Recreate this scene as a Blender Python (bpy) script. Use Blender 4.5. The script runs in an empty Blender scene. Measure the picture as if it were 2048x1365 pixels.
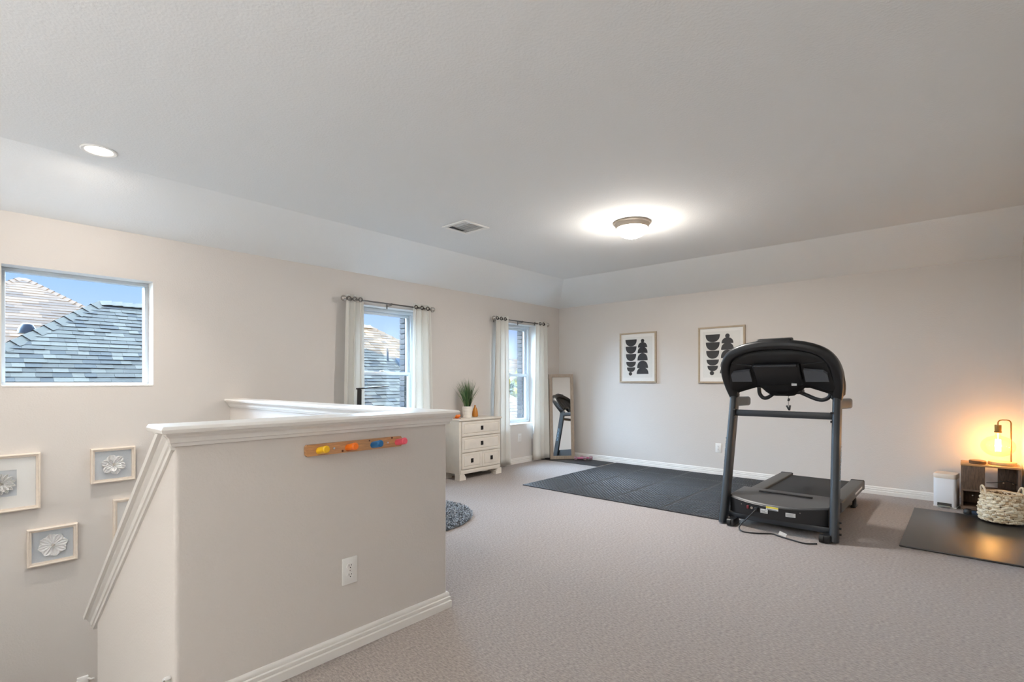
import bpy, bmesh, math, random
from mathutils import Vector, Matrix, Euler
random.seed(7)
SC = bpy.context.scene
COL = SC.collection
PI = math.pi
R = math.radians

# ------------------------------------------------------------------ camera, sky, sun, exposure
cam = bpy.data.cameras.new('camera')
cam.sensor_fit = 'HORIZONTAL'
cam.sensor_width = 36.0
cam.lens = 36.0 * 1021 / 2048
cam.shift_y = 79.5 / 2048
cam.clip_start = 0.05
cam.clip_end = 300
co = bpy.data.objects.new('camera', cam)
co.location = (0, 0, 1.25)
co.rotation_euler = (PI / 2, 0, R(41.6))
COL.objects.link(co)
SC.camera = co

SC.view_settings.view_transform = 'Standard'
SC.view_settings.look = 'None'
SC.view_settings.gamma = 1.0
SC.view_settings.exposure = 0.44
SC.view_settings.use_curve_mapping = False

def lin(c):
    return tuple(((v / 255) / 12.92 if v / 255 <= 0.04045 else ((v / 255 + 0.055) / 1.055) ** 2.4) for v in c)

w = bpy.data.worlds.new('sky')
SC.world = w
w.use_nodes = True
nt = w.node_tree
bg = nt.nodes['Background']
tc = nt.nodes.new('ShaderNodeTexCoord')
sx = nt.nodes.new('ShaderNodeSeparateXYZ')
rp = nt.nodes.new('ShaderNodeValToRGB')
nt.links.new(tc.outputs['Generated'], sx.inputs[0])
nt.links.new(sx.outputs['Z'], rp.inputs[0])
nt.links.new(rp.outputs[0], bg.inputs[0])
rp.color_ramp.elements[0].position = 0.0
rp.color_ramp.elements[0].color = (*lin((205, 224, 252)), 1)
rp.color_ramp.elements[1].position = 0.6
rp.color_ramp.elements[1].color = (*lin((88, 140, 238)), 1)
e = rp.color_ramp.elements.new(0.20)
e.color = (*lin((132, 180, 252)), 1)
bg.inputs[1].default_value = 0.95

def lamp(name, kind, loc, energy, color, **kw):
    l = bpy.data.lights.new(name, kind)
    l.energy = energy
    l.color = color
    for k, v in kw.items():
        setattr(l, k, v)
    o = bpy.data.objects.new(name, l)
    o.location = loc
    COL.objects.link(o)
    return o

def aim(o, d):
    o.rotation_euler = Vector(d).to_track_quat('-Z', 'Y').to_euler()

# low sun from behind the house; broad blue skylight from the window side
aim(lamp('sun', 'SUN', (10, 0, 12), 13.0, (1.0, 0.85, 0.66), angle=R(0.6)), (-0.958, 0.02, -0.287))
aim(lamp('skylight', 'SUN', (-12, 3, 12), 62.0, (0.50, 0.73, 1.0), angle=R(90)), (0.85, 0.10, -0.52))
# fill lights added unseen behind the camera: two aimed up, two bare points
for loc, p in (((-1.0, -2.7, 1.35), 155), ((-3.7, -3.0, 1.35), 36)):
    u_ = lamp('fill_up', 'AREA', loc, p, (0.91, 0.96, 1.0), shape='DISK', size=0.5)
    u_.rotation_euler = (PI, 0, 0)
lamp('fill_point', 'POINT', (-0.9, -1.4, 2.35), 8, (1.0, 0.91, 0.80), shadow_soft_size=0.25)
lamp('fill_point', 'POINT', (-3.4, -2.4, 2.35), 12, (1.0, 0.91, 0.80), shadow_soft_size=0.25)

# ------------------------------------------------------------------ materials
MATS = {}
def mat(name, rgb, rough=0.6, metal=0.0, spec=0.5, bump=None, vary=None, emit=None, coat=0.0, sheen=0.0, trans=0.0):
    """bump=(scale,strength,dist,stretch) vary=(scale,amount,stretch)"""
    if name in MATS:
        return MATS[name]
    m = bpy.data.materials.new(name)
    m.use_nodes = True
    t = m.node_tree
    p = t.nodes['Principled BSDF']
    c = lin(rgb)
    p.inputs['Base Color'].default_value = (*c, 1)
    p.inputs['Roughness'].default_value = rough
    p.inputs['Metallic'].default_value = metal
    p.inputs['Specular IOR Level'].default_value = spec
    p.inputs['Coat Weight'].default_value = coat
    p.inputs['Transmission Weight'].default_value = trans
    if sheen:
        p.inputs['Sheen Weight'].default_value = sheen
    if emit:
        p.inputs['Emission Color'].default_value = (*lin(emit[0]), 1)
        p.inputs['Emission Strength'].default_value = emit[1]
    def coord(stretch):
        g = t.nodes.new('ShaderNodeTexCoord')
        mp = t.nodes.new('ShaderNodeMapping')
        mp.inputs['Scale'].default_value = stretch
        t.links.new(g.outputs['Object'], mp.inputs[0])
        return mp.outputs[0]
    if vary:
        n = t.nodes.new('ShaderNodeTexNoise')
        n.inputs['Scale'].default_value = vary[0]
        n.inputs['Detail'].default_value = 4
        t.links.new(coord(vary[2] if len(vary) > 2 else (1, 1, 1)), n.inputs['Vector'])
        r = t.nodes.new('ShaderNodeValToRGB')
        r.color_ramp.elements[0].position = 0.3
        r.color_ramp.elements[1].position = 0.7
        k = vary[1]
        r.color_ramp.elements[0].color = (*[v * (1 - k) for v in c], 1)
        r.color_ramp.elements[1].color = (*[min(1, v * (1 + k)) for v in c], 1)
        t.links.new(n.outputs[0], r.inputs[0])
        t.links.new(r.outputs[0], p.inputs['Base Color'])
    if bump:
        n = t.nodes.new('ShaderNodeTexNoise')
        n.inputs['Scale'].default_value = bump[0]
        n.inputs['Detail'].default_value = 3
        t.links.new(coord(bump[3] if len(bump) > 3 else (1, 1, 1)), n.inputs['Vector'])
        b = t.nodes.new('ShaderNodeBump')
        b.inputs['Strength'].default_value = bump[1]
        b.inputs['Distance'].default_value = bump[2]
        t.links.new(n.outputs[0], b.inputs['Height'])
        t.links.new(b.outputs[0], p.inputs['Normal'])
    MATS[name] = m
    return m

def clear_glass(name, tint=(255, 255, 255), gloss=0.06):
    m = bpy.data.materials.new(name)
    m.use_nodes = True
    t = m.node_tree
    t.nodes.remove(t.nodes['Principled BSDF'])
    out = t.nodes['Material Output']
    a = t.nodes.new('ShaderNodeBsdfTransparent')
    a.inputs[0].default_value = (*lin(tint), 1)
    g = t.nodes.new('ShaderNodeBsdfGlossy')
    g.inputs['Roughness'].default_value = 0.02
    f = t.nodes.new('ShaderNodeFresnel')
    f.inputs[0].default_value = 1.3
    mu = t.nodes.new('ShaderNodeMath')
    mu.operation = 'MULTIPLY'
    mu.inputs[1].default_value = gloss / 0.06
    t.links.new(f.outputs[0], mu.inputs[0])
    x = t.nodes.new('ShaderNodeMixShader')
    mn = t.nodes.new('ShaderNodeMath')
    mn.operation = 'MINIMUM'
    mn.inputs[1].default_value = 0.22
    t.links.new(mu.outputs[0], mn.inputs[0])
    t.links.new(mn.outputs[0], x.inputs[0])
    t.links.new(a.outputs[0], x.inputs[1])
    t.links.new(g.outputs[0], x.inputs[2])
    t.links.new(x.outputs[0], out.inputs[0])
    return m

M_WALL = mat('wall_paint', (214, 207, 200), 0.75, spec=0.25, bump=(95, 0.30, 0.004))
M_CEIL = mat('ceiling_paint', (232, 232, 230), 0.85, spec=0.2, bump=(75, 0.35, 0.005))
M_TRIM = mat('trim_paint', (236, 232, 226), 0.35, bump=(40, 0.03, 0.001))
M_WHITE = mat('white_plastic', (236, 234, 230), 0.3)
M_BLACK = mat('black_plastic', (22, 23, 25), 0.42, bump=(300, 0.05, 0.001))
M_DARKMETAL = mat('dark_slate_metal', (44, 50, 57), 0.36, metal=0.0, spec=0.6, bump=(200, 0.04, 0.001))
M_GLASS = clear_glass('window_glass')
M_PGLASS = clear_glass('picture_glass', gloss=0.05)
M_CHROME = mat('brushed_nickel', (190, 186, 180), 0.25, metal=1.0)

# ------------------------------------------------------------------ mesh builder
class B:
    def __init__(self):
        self.bm = bmesh.new()
        self.mi = 0
    def _fin(self, faces):
        for f in faces:
            f.material_index = self.mi
    def box(self, a, b, bev=0.0, seg=2, M=None):
        c = [(x, y, z) for x in (a[0], b[0]) for y in (a[1], b[1]) for z in (a[2], b[2])]
        v = [self.bm.verts.new(M @ Vector(p) if M else p) for p in c]
        ix = [(0, 1, 3, 2), (4, 6, 7, 5), (0, 4, 5, 1), (2, 3, 7, 6), (0, 2, 6, 4), (1, 5, 7, 3)]
        fs = [self.bm.faces.new([v[i] for i in q]) for q in ix]
        bmesh.ops.recalc_face_normals(self.bm, faces=fs)
        self._fin(fs)
        if bev:
            es = list({e for f in fs for e in f.edges})
            r = bmesh.ops.bevel(self.bm, geom=es, offset=bev, segments=seg, affect='EDGES', profile=0.5)
            self._fin(r['faces'])
        return self
    def obox(self, c, size, rot=(0, 0, 0), bev=0.0, seg=2):
        M = Matrix.Translation(c) @ Euler(rot).to_matrix().to_4x4()
        s = [v / 2 for v in size]
        return self.box((-s[0], -s[1], -s[2]), tuple(s), bev, seg, M)
    def rings(self, rings, closed=False, caps=True):
        n = len(rings[0])
        vs = [[self.bm.verts.new(p) for p in r] for r in rings]
        fs = []
        m = len(vs)
        for i in range(m if closed else m - 1):
            a, b = vs[i], vs[(i + 1) % m]
            for j in range(n):
                k = (j + 1) % n
                fs.append(self.bm.faces.new((a[j], a[k], b[k], b[j])))
        if caps and not closed:
            fs.append(self.bm.faces.new(vs[0][::-1]))
            fs.append(self.bm.faces.new(vs[-1]))
        bmesh.ops.recalc_face_normals(self.bm, faces=fs)
        self._fin(fs)
        return self
    def cyl(self, p0, p1, r0, r1=None, n=16):
        r1 = r0 if r1 is None else r1
        p0, p1 = Vector(p0), Vector(p1)
        d = (p1 - p0).normalized()
        u = d.orthogonal().normalized()
        v = d.cross(u)
        rr = []
        for p, r in ((p0, r0), (p1, r1)):
            rr.append([p + u * (r * math.cos(2 * PI * i / n)) + v * (r * math.sin(2 * PI * i / n)) for i in range(n)])
        return self.rings(rr)
    def sweep(self, pts, prof, up=(0, 0, 1), closed=False, scale=None):
        """profile (a,b): a along side, b along 'up' made normal to the path"""
        pts = [Vector(p) for p in pts]
        up = Vector(up)
        rr = []
        m = len(pts)
        for i, p in enumerate(pts):
            a = pts[(i - 1) % m] if (closed or i > 0) else p
            b = pts[(i + 1) % m] if (closed or i < m - 1) else p
            d = (b - a).normalized()
            s = d.cross(up)
            if s.length < 1e-4:
                s = d.orthogonal()
            s.normalize()
            t = s.cross(d).normalized()
            k = scale[i] if scale else 1.0
            rr.append([p + s * (q[0] * k) + t * (q[1] * k) for q in prof])
        return self.rings(rr, closed)
    def tube(self, pts, r, n=8, up=(0.123, 0.2, 1), closed=False, scale=None):
        return self.sweep(pts, [(r * math.cos(2 * PI * i / n), r * math.sin(2 * PI * i / n)) for i in range(n)], up, closed, scale)
    def lathe(self, prof, c=(0, 0, 0), n=24, sx=1.0, sy=1.0, caps=True):
        rr = [[(c[0] + sx * r * math.cos(2 * PI * i / n), c[1] + sy * r * math.sin(2 * PI * i / n), c[2] + z) for i in range(n)] for r, z in prof]
        return self.rings(rr, caps=caps)
    def prism(self, poly, d0, d1, axis='x'):
        def f(p, d):
            return {'x': (d, p[0], p[1]), 'y': (p[0], d, p[1]), 'z': (p[0], p[1], d)}[axis]
        a = [self.bm.verts.new(f(p, d0)) for p in poly]
        b = [self.bm.verts.new(f(p, d1)) for p in poly]
        n = len(poly)
        fs = [self.bm.faces.new(a[::-1]), self.bm.faces.new(b)]
        for i in range(n):
            k = (i + 1) % n
            fs.append(self.bm.faces.new((a[i], a[k], b[k], b[i])))
        bmesh.ops.recalc_face_normals(self.bm, faces=fs)
        self._fin(fs)
        return self
    def ball(self, c, r, n=12, s=(1, 1, 1)):
        k = max(4, n // 2)
        prof = [(max(1e-4, r * math.sin(PI * i / k)), -r * math.cos(PI * i / k) * s[2]) for i in range(k + 1)]
        return self.lathe(prof, c, n, s[0], s[1])
    def face(self, pts):
        f = self.bm.faces.new([self.bm.verts.new(p) for p in pts])
        f.material_index = self.mi
        return self

def build(name, b, m, parent=None, smooth=35, kind=None, label=None):
    me = bpy.data.meshes.new(name)
    b.bm.to_mesh(me)
    b.bm.free()
    for x in (m if isinstance(m, (list, tuple)) else [m]):
        me.materials.append(x)
    if smooth:
        me.shade_smooth()
        me.set_sharp_from_angle(angle=R(smooth))
    o = bpy.data.objects.new(name, me)
    COL.objects.link(o)
    if parent:
        o.parent = parent
    if kind:
        o['kind'] = kind
    if label:
        o['label'] = label
    return o

def tag(o, label, cat, group=None):
    o['label'] = label
    o['category'] = cat
    if group:
        o['group'] = group
    return o

def thing(name, label, cat, loc=(0, 0, 0), rz=0.0, group=None, rot=None):
    o = bpy.data.objects.new(name, None)
    o.empty_display_size = 0.1
    o.location = loc
    o.rotation_euler = rot if rot else (0, 0, rz)
    COL.objects.link(o)
    return tag(o, label, cat, group)

def struct(name, b, m, smooth=0, parent=None):
    return build(name, b, m, parent, smooth, 'structure')

def share(src, name, parent, loc=None, rot=None, sc=None):
    o = src.copy()
    o.name = name
    COL.objects.link(o)
    o.parent = parent
    if loc is not None:
        o.location = loc
    if rot is not None:
        o.rotation_euler = rot
    if sc is not None:
        o.scale = sc
    return o

def arc(cx, cy, r, a0, a1, n):
    return [(cx + r * math.cos(a0 + (a1 - a0) * i / n), cy + r * math.sin(a0 + (a1 - a0) * i / n)) for i in range(n + 1)]

def spline(pts, n=6):
    pts = [Vector(p) for p in pts]
    out = []
    for i in range(len(pts) - 1):
        p0 = pts[max(0, i - 1)]; p1 = pts[i]; p2 = pts[i + 1]; p3 = pts[min(len(pts) - 1, i + 2)]
        for k in range(n):
            t = k / n
            out.append(0.5 * ((2 * p1) + (p2 - p0) * t + (2 * p0 - 5 * p1 + 4 * p2 - p3) * t * t + (3 * p1 - p0 - 3 * p2 + p3) * t ** 3))
    out.append(pts[-1])
    return out

# ------------------------------------------------------------------ room shell
WX, BY, RX = -5.06, 6.88, 0.40          # left wall, back wall, right wall
ZP, ZC = 2.45, 2.75                      # plate height, flat ceiling
W1 = (0.30, 1.195, 1.208, 2.075)         # windows: y0,y1,z0,z1
W2 = (3.09, 3.985, 0.585, 2.11)
W3 = (5.372, 6.267, 0.585, 2.11)
RD = 0.14                                # reveal depth

def wall_with_holes(b, x, y0, y1, z0, z1, holes):
    ys = sorted({y0, y1, *[h[0] for h in holes], *[h[1] for h in holes]})
    zs = sorted({z0, z1, *[h[2] for h in holes], *[h[3] for h in holes]})
    for i in range(len(ys) - 1):
        for j in range(len(zs) - 1):
            cy, cz = (ys[i] + ys[i + 1]) / 2, (zs[j] + zs[j + 1]) / 2
            if any(h[0] < cy < h[1] and h[2] < cz < h[3] for h in holes):
                continue
            b.face([(x, ys[i], zs[j]), (x, ys[i + 1], zs[j]), (x, ys[i + 1], zs[j + 1]), (x, ys[i], zs[j + 1])])

b = B()
wall_with_holes(b, WX, -4.6, BY + 0.02, -2.8, ZP, (W1, W2, W3))
for (y0, y1, z0, z1) in (W1, W2, W3):
    xo = WX - RD
    b.face([(WX, y0, z0), (WX, y0, z1), (xo, y0, z1), (xo, y0, z0)])
    b.face([(WX, y1, z0), (xo, y1, z0), (xo, y1, z1), (WX, y1, z1)])
    b.face([(WX, y0, z1), (WX, y1, z1), (xo, y1, z1), (xo, y0, z1)])
    b.face([(WX, y0, z0), (xo, y0, z0), (xo, y1, z0), (WX, y1, z0)])
struct('wall_left', b, M_WALL)

b = B()
b.face([(WX, BY, -2.8), (RX, BY, -2.8), (RX, BY, ZP), (WX, BY, ZP)])
struct('wall_back', b, M_WALL)
b = B()
b.box((RX, -4.6, -0.05), (RX + 0.12, BY + 0.02, ZC + 0.05))
struct('wall_right', b, M_WALL)
b = B()
b.box((WX - 0.2, -4.72, -2.8), (RX + 0.12, -4.6, ZC + 0.05))
struct('wall_front', b, M_WALL)

# ceiling: flat field with sloped bands along the left and back walls
XB, YB = -4.44, 6.15
b = B()
b.face([(XB, -4.6, ZC), (RX + 0.1, -4.6, ZC), (RX + 0.1, YB, ZC), (XB, YB, ZC)])
b.face([(WX, -4.6, ZP), (XB, -4.6, ZC), (XB, YB, ZC), (WX, BY, ZP)])
b.face([(WX, BY, ZP), (XB, YB, ZC), (RX + 0.1, YB, ZC), (RX + 0.1, BY, ZP)])
struct('ceiling', b, M_CEIL)

# carpet floor with the stairwell cut out: x -5.06..-2.14, y -0.6..1.87
M_CARPET = mat('carpet', (160, 149, 142), 0.95, spec=0.05, sheen=0.2, vary=(130, 0.30, (0.42, 1.0, 1)), bump=(260, 0.9, 0.006, (0.5, 1, 1)))
SY0, SY1, SX1 = -0.62, 1.83, -2.20
b = B()
b.box((WX, SY1, -0.25), (RX, BY, 0))
b.box((SX1, -4.6, -0.25), (RX, SY1, 0))
b.box((WX, -4.6, -0.25), (SX1, SY0, 0))
struct('floor', b, M_CARPET)
# stair flight going down from the landing, turning platform and lower flight floor
b = B()
n = 6
for i in range(n):
    x1 = SX1 - i * 0.215
    b.box((x1 - 0.215, SY0, -2.6), (x1, 0.57, -0.18 * (i + 1)), 0.01)
b.box((WX, SY0, -2.6), (SX1 - n * 0.215, 1.87, -0.18 * (n + 1)))
b.box((SX1 - n * 0.215, 0.67, -2.6), (SX1, 1.80, -2.2))
struct('floor_stairs', b, M_CARPET)
b = B()
b.box((WX, SY0 - 0.1, -2.8), (SX1, SY0, 0))
struct('wall_stair_side', b, M_WALL)

# ---- half walls round the stairwell
HX = -2.14
def sl(x):                                # underside of the sloped rail
    return 1.02 + 0.79 * (x + 2.12)
# soften the long outer corner
b2 = B()
b2.box((HX - 0.10, 0.57, -2.8), (HX, 1.87, 1.02))
ed = [e for e in b2.bm.edges if abs(e.verts[0].co.x - e.verts[1].co.x) < 1e-5 and abs(e.verts[0].co.y - e.verts[1].co.y) < 1e-5 and e.verts[0].co.x > HX - 0.01]
bmesh.ops.bevel(b2.bm, geom=ed, offset=0.018, segments=5, affect='EDGES', profile=0.5)
struct('wall_half', b2, M_WALL, smooth=50)
b = B()
b.prism([(-3.471, -2.8), (HX - 0.10, -2.8), (HX - 0.10, sl(HX - 0.10)), (-3.471, sl(-3.471))], 0.57, 0.67, 'y')
struct('wall_stair', b, M_WALL)
b = B()
b.box((WX, 1.79, -2.8), (HX - 0.05, 1.87, 1.02))
struct('wall_half_far', b, M_WALL)

# cap profile: (offset out from wall face, height below cap top)
def cap_profile(half):
    h = half
    right = [(h + 0.048, -0.004), (h + 0.052, -0.011), (h + 0.048, -0.024), (h + 0.034, -0.026), (h + 0.032, -0.034),
             (h + 0.022, -0.044), (h + 0.018, -0.056), (h + 0.018, -0.060), (h + 0.012, -0.064), (h + 0.009, -0.075), (h, -0.077)]
    p = [(0, 0), (h + 0.044, 0)] + right
    return p + [(-a, z) for a, z in p[::-1] if a > 0]
CT = 1.087
b = B()
yc0, yc1 = 0.52, 1.905
xm = HX - 0.05
pr = cap_profile(0.05)
# near cap with returned ends: board plus stepped mouldings as closed loops
def ring_cap(b, x0, x1, y0, y1):
    steps = [(0.044, 0), (0.048, -0.004), (0.052, -0.011), (0.048, -0.024), (0.034, -0.026), (0.032, -0.034), (0.022, -0.044), (0.018, -0.056), (0.018, -0.060), (0.012, -0.064), (0.009, -0.075), (-0.004, -0.077)]
    rr = [[(x0 - o, y0 - o, CT + z), (x1 + o, y0 - o, CT + z), (x1 + o, y1 + o, CT + z), (x0 - o, y1 + o, CT + z)] for o, z in steps]
    b.rings(rr)
ring_cap(b, HX - 0.10, HX, 0.57, 1.87)
struct('trim_1', b, M_TRIM, smooth=25)
b = B()
b.sweep([(WX, 1.83, CT - 0.002), (HX - 0.10, 1.83, CT - 0.002)], cap_profile(0.04))
struct('trim_2', b, M_TRIM, smooth=25)
# sloped rail cap
b = B()
k = 0.095
cpr = cap_profile(0.05)
def rail_end(z):                          # mitred against the underside of the level cap
    return min(-2.145, (1.060 - k - z * 1.27 - 1.02) / 0.79 - 2.12)
b.rings([[(-3.535, 0.62 + a, sl(-3.535) + k + z * 1.27) for a, z in cpr], [(rail_end(z), 0.62 + a, sl(rail_end(z)) + k + z * 1.27) for a, z in cpr]])
struct('trim_3', b, M_TRIM, smooth=25)

# baseboards: stepped colonial profile, height .085
BP = [(0, 0), (0.019, 0), (0.019, 0.036), (0.012, 0.040), (0.015, 0.050), (0.015, 0.058), (0.008, 0.061), (0.010, 0.070), (0.009, 0.078), (0.004, 0.085), (0, 0.085)]
def baseboard(name, p0, p1, nrm):
    b = B()
    n = Vector((*nrm, 0))
    rr = [[Vector(p) + n * a + Vector((0, 0, z)) for a, z in BP] for p in (p0, p1)]
    b.rings(rr)
    return struct(name, b, M_TRIM, smooth=30)
baseboard('baseboard_left', (WX, 1.87, 0), (WX, BY, 0), (1, 0))
baseboard('baseboard_back', (WX, BY, 0), (RX, BY, 0), (0, -1))
baseboard('baseboard_right', (RX, -4.6, 0), (RX, BY - 0.016, 0), (-1, 0))
b = B()
rr = [[(HX - 0.10 , 0.57 , z), (HX + a, 0.57 , z), (HX + a, 1.87 + a, z), (HX - 0.1, 1.87 + a, z)] for a, z in BP[1:-1]]
b.rings(rr)
struct('baseboard_half', b, M_TRIM, smooth=30)

# ------------------------------------------------------------------ windows
M_FRAME = mat('window_vinyl', (196, 200, 202), 0.35)
def window(name, box, hung):
    y0, y1, z0, z1 = box
    xo = WX - RD
    t = bpy.data.objects.new(name, None)
    t['kind'] = 'structure'
    COL.objects.link(t)
    f = 0.028 if not hung else 0.042
    b = B()
    for a, c in (((y0, z0), (y1, z0 + f)), ((y0, z1 - f), (y1, z1)), ((y0, z0 + f), (y0 + f, z1 - f)), ((y1 - f, z0 + f), (y1, z1 - f))):
        b.box((xo - 0.075, a[0], a[1]), (xo + 0.004, c[0], c[1]), 0.004)
    build('window_frame', b, M_FRAME, t)
    if not hung:
        b = B()
        b.box((xo - 0.042, y0 + f, z0 + f), (xo - 0.036, y1 - f, z1 - f))
        build('pane', b, M_GLASS, t, 0)
        return t
    zm = z0 + (z1 - z0) * 0.492
    for nm, za, zb, dx in (('lower_sash', z0 + f, zm + 0.02, -0.005), ('upper_sash', zm - 0.02, z1 - f, -0.038)):
        b = B()
        s = 0.034
        ya, yb = y0 + f, y1 - f
        for a, c in (((ya, za), (yb, za + s)), ((ya, zb - s), (yb, zb)), ((ya, za + s), (ya + s, zb - s)), ((yb - s, za + s), (yb, zb - s))):
            b.box((xo + dx - 0.032, a[0], a[1]), (xo + dx, c[0], c[1]), 0.003)
        so = build(nm, b, M_FRAME, t)
        b = B()
        b.box((xo + dx - 0.019, ya + s, za + s), (xo + dx - 0.014, yb - s, zb - s))
        build('pane', b, M_GLASS, so, 0)
        if nm == 'lower_sash':
            b = B()
            ym = (ya + yb) / 2
            b.box((xo + dx - 0.02, ym - 0.03, zb), (xo + dx - 0.004, ym + 0.03, zb + 0.014), 0.004)
            build('sash_lock', b, M_CHROME, so)
    return t
window('window_1', W1, False)
window('window_2', W2, True)
window('window_3', W3, True)
for i, bx in enumerate((W1, W2, W3)):     # thin painted stool on each sill
    b = B()
    b.box((WX - RD + 0.004, bx[0] + 0.001, bx[2] - 0.004), (WX + 0.004, bx[1] - 0.001, bx[2] + 0.012), 0.004)
    struct('trim_%d' % (4 + i), b, M_TRIM)

# outside brick returns beside the two double-hung windows, one object per brick
M_BRICK = [mat('brick_%d' % i, c, 0.85, vary=(60, 0.25), bump=(120, 0.4, 0.003)) for i, c in enumerate(((62, 54, 50), (72, 61, 55), (50, 46, 46)))]
M_MORTAR = mat('mortar', (88, 85, 80), 0.9, bump=(200, 0.3, 0.002))
for bx in (W2, W3):
    b = B()
    b.box((-5.40, bx[1] - 0.052, bx[2] - 0.1), (-5.285, bx[1] + 0.4, bx[3] + 0.1))
    wo = struct('wall_outside', b, M_MORTAR)
    proto = []
    for mm in M_BRICK:
        b = B()
        b.box((-0.052, -0.012, -0.028), (0.052, 0.012, 0.028), 0.003, 1)
        proto.append(b)
    src = [build('brick', p, mm, wo) for p, mm in zip(proto, M_BRICK)]
    z = bx[2] - 0.03
    k = 0
    while z < bx[3] + 0.02:
        s = src[k] if k < 3 else share(src[random.randrange(3)], 'brick', wo)
        s.location = (-5.345, bx[1] - 0.056, z)
        z += 0.066
        k += 1

# ------------------------------------------------------------------ outside: ground, own roof, neighbours, tree
GZ = -3.1
b = B()
b.face([(-120, -80, GZ), (-5.4, -80, GZ), (-5.4, 120, GZ), (-120, 120, GZ)])
struct('ground', b, mat('dry_grass', (90, 92, 64), 0.95, vary=(0.6, 0.3)))
b = B()
b.box((WX - 0.35, -4.8, GZ), (WX - RD - 0.09, 0.2, 2.44))
b.box((WX - 0.35, W1[1] + 0.02, GZ), (WX - RD - 0.09, W2[0] - 0.02, 2.44))
b.box((WX - 0.35, W2[1] + 0.4, GZ), (WX - RD - 0.09, W3[0] - 0.02, 2.44))
for bx in (W1, W2, W3):
    b.box((WX - 0.35, bx[0] - 0.02, bx[3] + 0.0), (WX - RD - 0.09, bx[1] + 0.02, 2.44))
    b.box((WX - 0.35, bx[0] - 0.02, GZ), (WX - RD - 0.09, bx[1] + 0.02, bx[2]))
struct('wall_outside_left', b, M_BRICK[1])
b = B()                                    # this house's own hip roof, above the ceiling
ev = [(-5.50, -5.2, 2.46), (7.0, -5.2, 2.46), (7.0, 9.4, 2.46), (-5.50, 9.4, 2.46)]
r0, r1 = (1.0, -3.8, 6.9), (1.0, 5.1, 6.9)
vs = [b.bm.verts.new(p) for p in ev + [r0, r1]]
for q in ((0, 1, 4), (1, 2, 5, 4), (2, 3, 5), (3, 0, 4, 5)):
    b.bm.faces.new([vs[i] for i in q])
struct('roof', b, mat('own_shingles', (120, 116, 112), 0.9))

SHC = [(75, 68, 56), (85, 78, 64), (99, 91, 75), (65, 60, 52), (79, 72, 59)]
M_SH = [mat('shingle_grey_%d' % i, tuple(min(255, int(v * 1.12)) for v in c), 0.9, vary=(90, 0.12), bump=(200, 0.3, 0.003)) for i, c in enumerate(SHC)]
M_SHW = [mat('shingle_tan_%d' % i, c, 0.9, vary=(90, 0.12)) for i, c in enumerate(((76, 68, 58), (84, 75, 64), (67, 60, 52), (90, 81, 69)))]
PITCH = 0.7
ang = math.atan(PITCH)
RXX, RZ, RY0, RY1 = -12.4, 2.77, 2.07, 8.0

def hip_house(name, label, xr, zr, y0, y1, drop, mats):
    """hip roof with ridge along Y at x=xr from y0..y1, slope PITCH all round; drop = ridge to eave height"""
    run = drop / PITCH
    t = thing(name, label, 'house', (xr, (y0 + y1) / 2, zr - drop))
    dz = drop
    hy = (y1 - y0) / 2
    b = B()
    e = [(run, -hy - run, 0), (run, hy + run, 0), (-run, hy + run, 0), (-run, -hy - run, 0)]
    vs = [b.bm.verts.new(p) for p in e + [(0, -hy, dz), (0, hy, dz)]]
    for q in ((0, 1, 5, 4), (1, 2, 5), (2, 3, 4, 5), (3, 0, 4)):
        b.bm.faces.new([vs[i] for i in q])
    bmesh.ops.recalc_face_normals(b.bm, faces=b.bm.faces[:])
    ro = build('roof', b, mats[0], t, 0)
    b = B()
    wz = GZ - (zr - drop)
    b.box((-run + 0.4, -hy - run + 0.4, wz), (run - 0.4, hy + run - 0.4, 0.0))
    build('wall', b, mat('tan_brick', (110, 98, 88), 0.9), t, 0)
    b = B()
    b.box((-run, -hy - run, -0.12), (run, hy + run, 0.0))
    build('fascia', b, M_TRIM, t, 0)
    return t, ro, run, hy, dz

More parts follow.
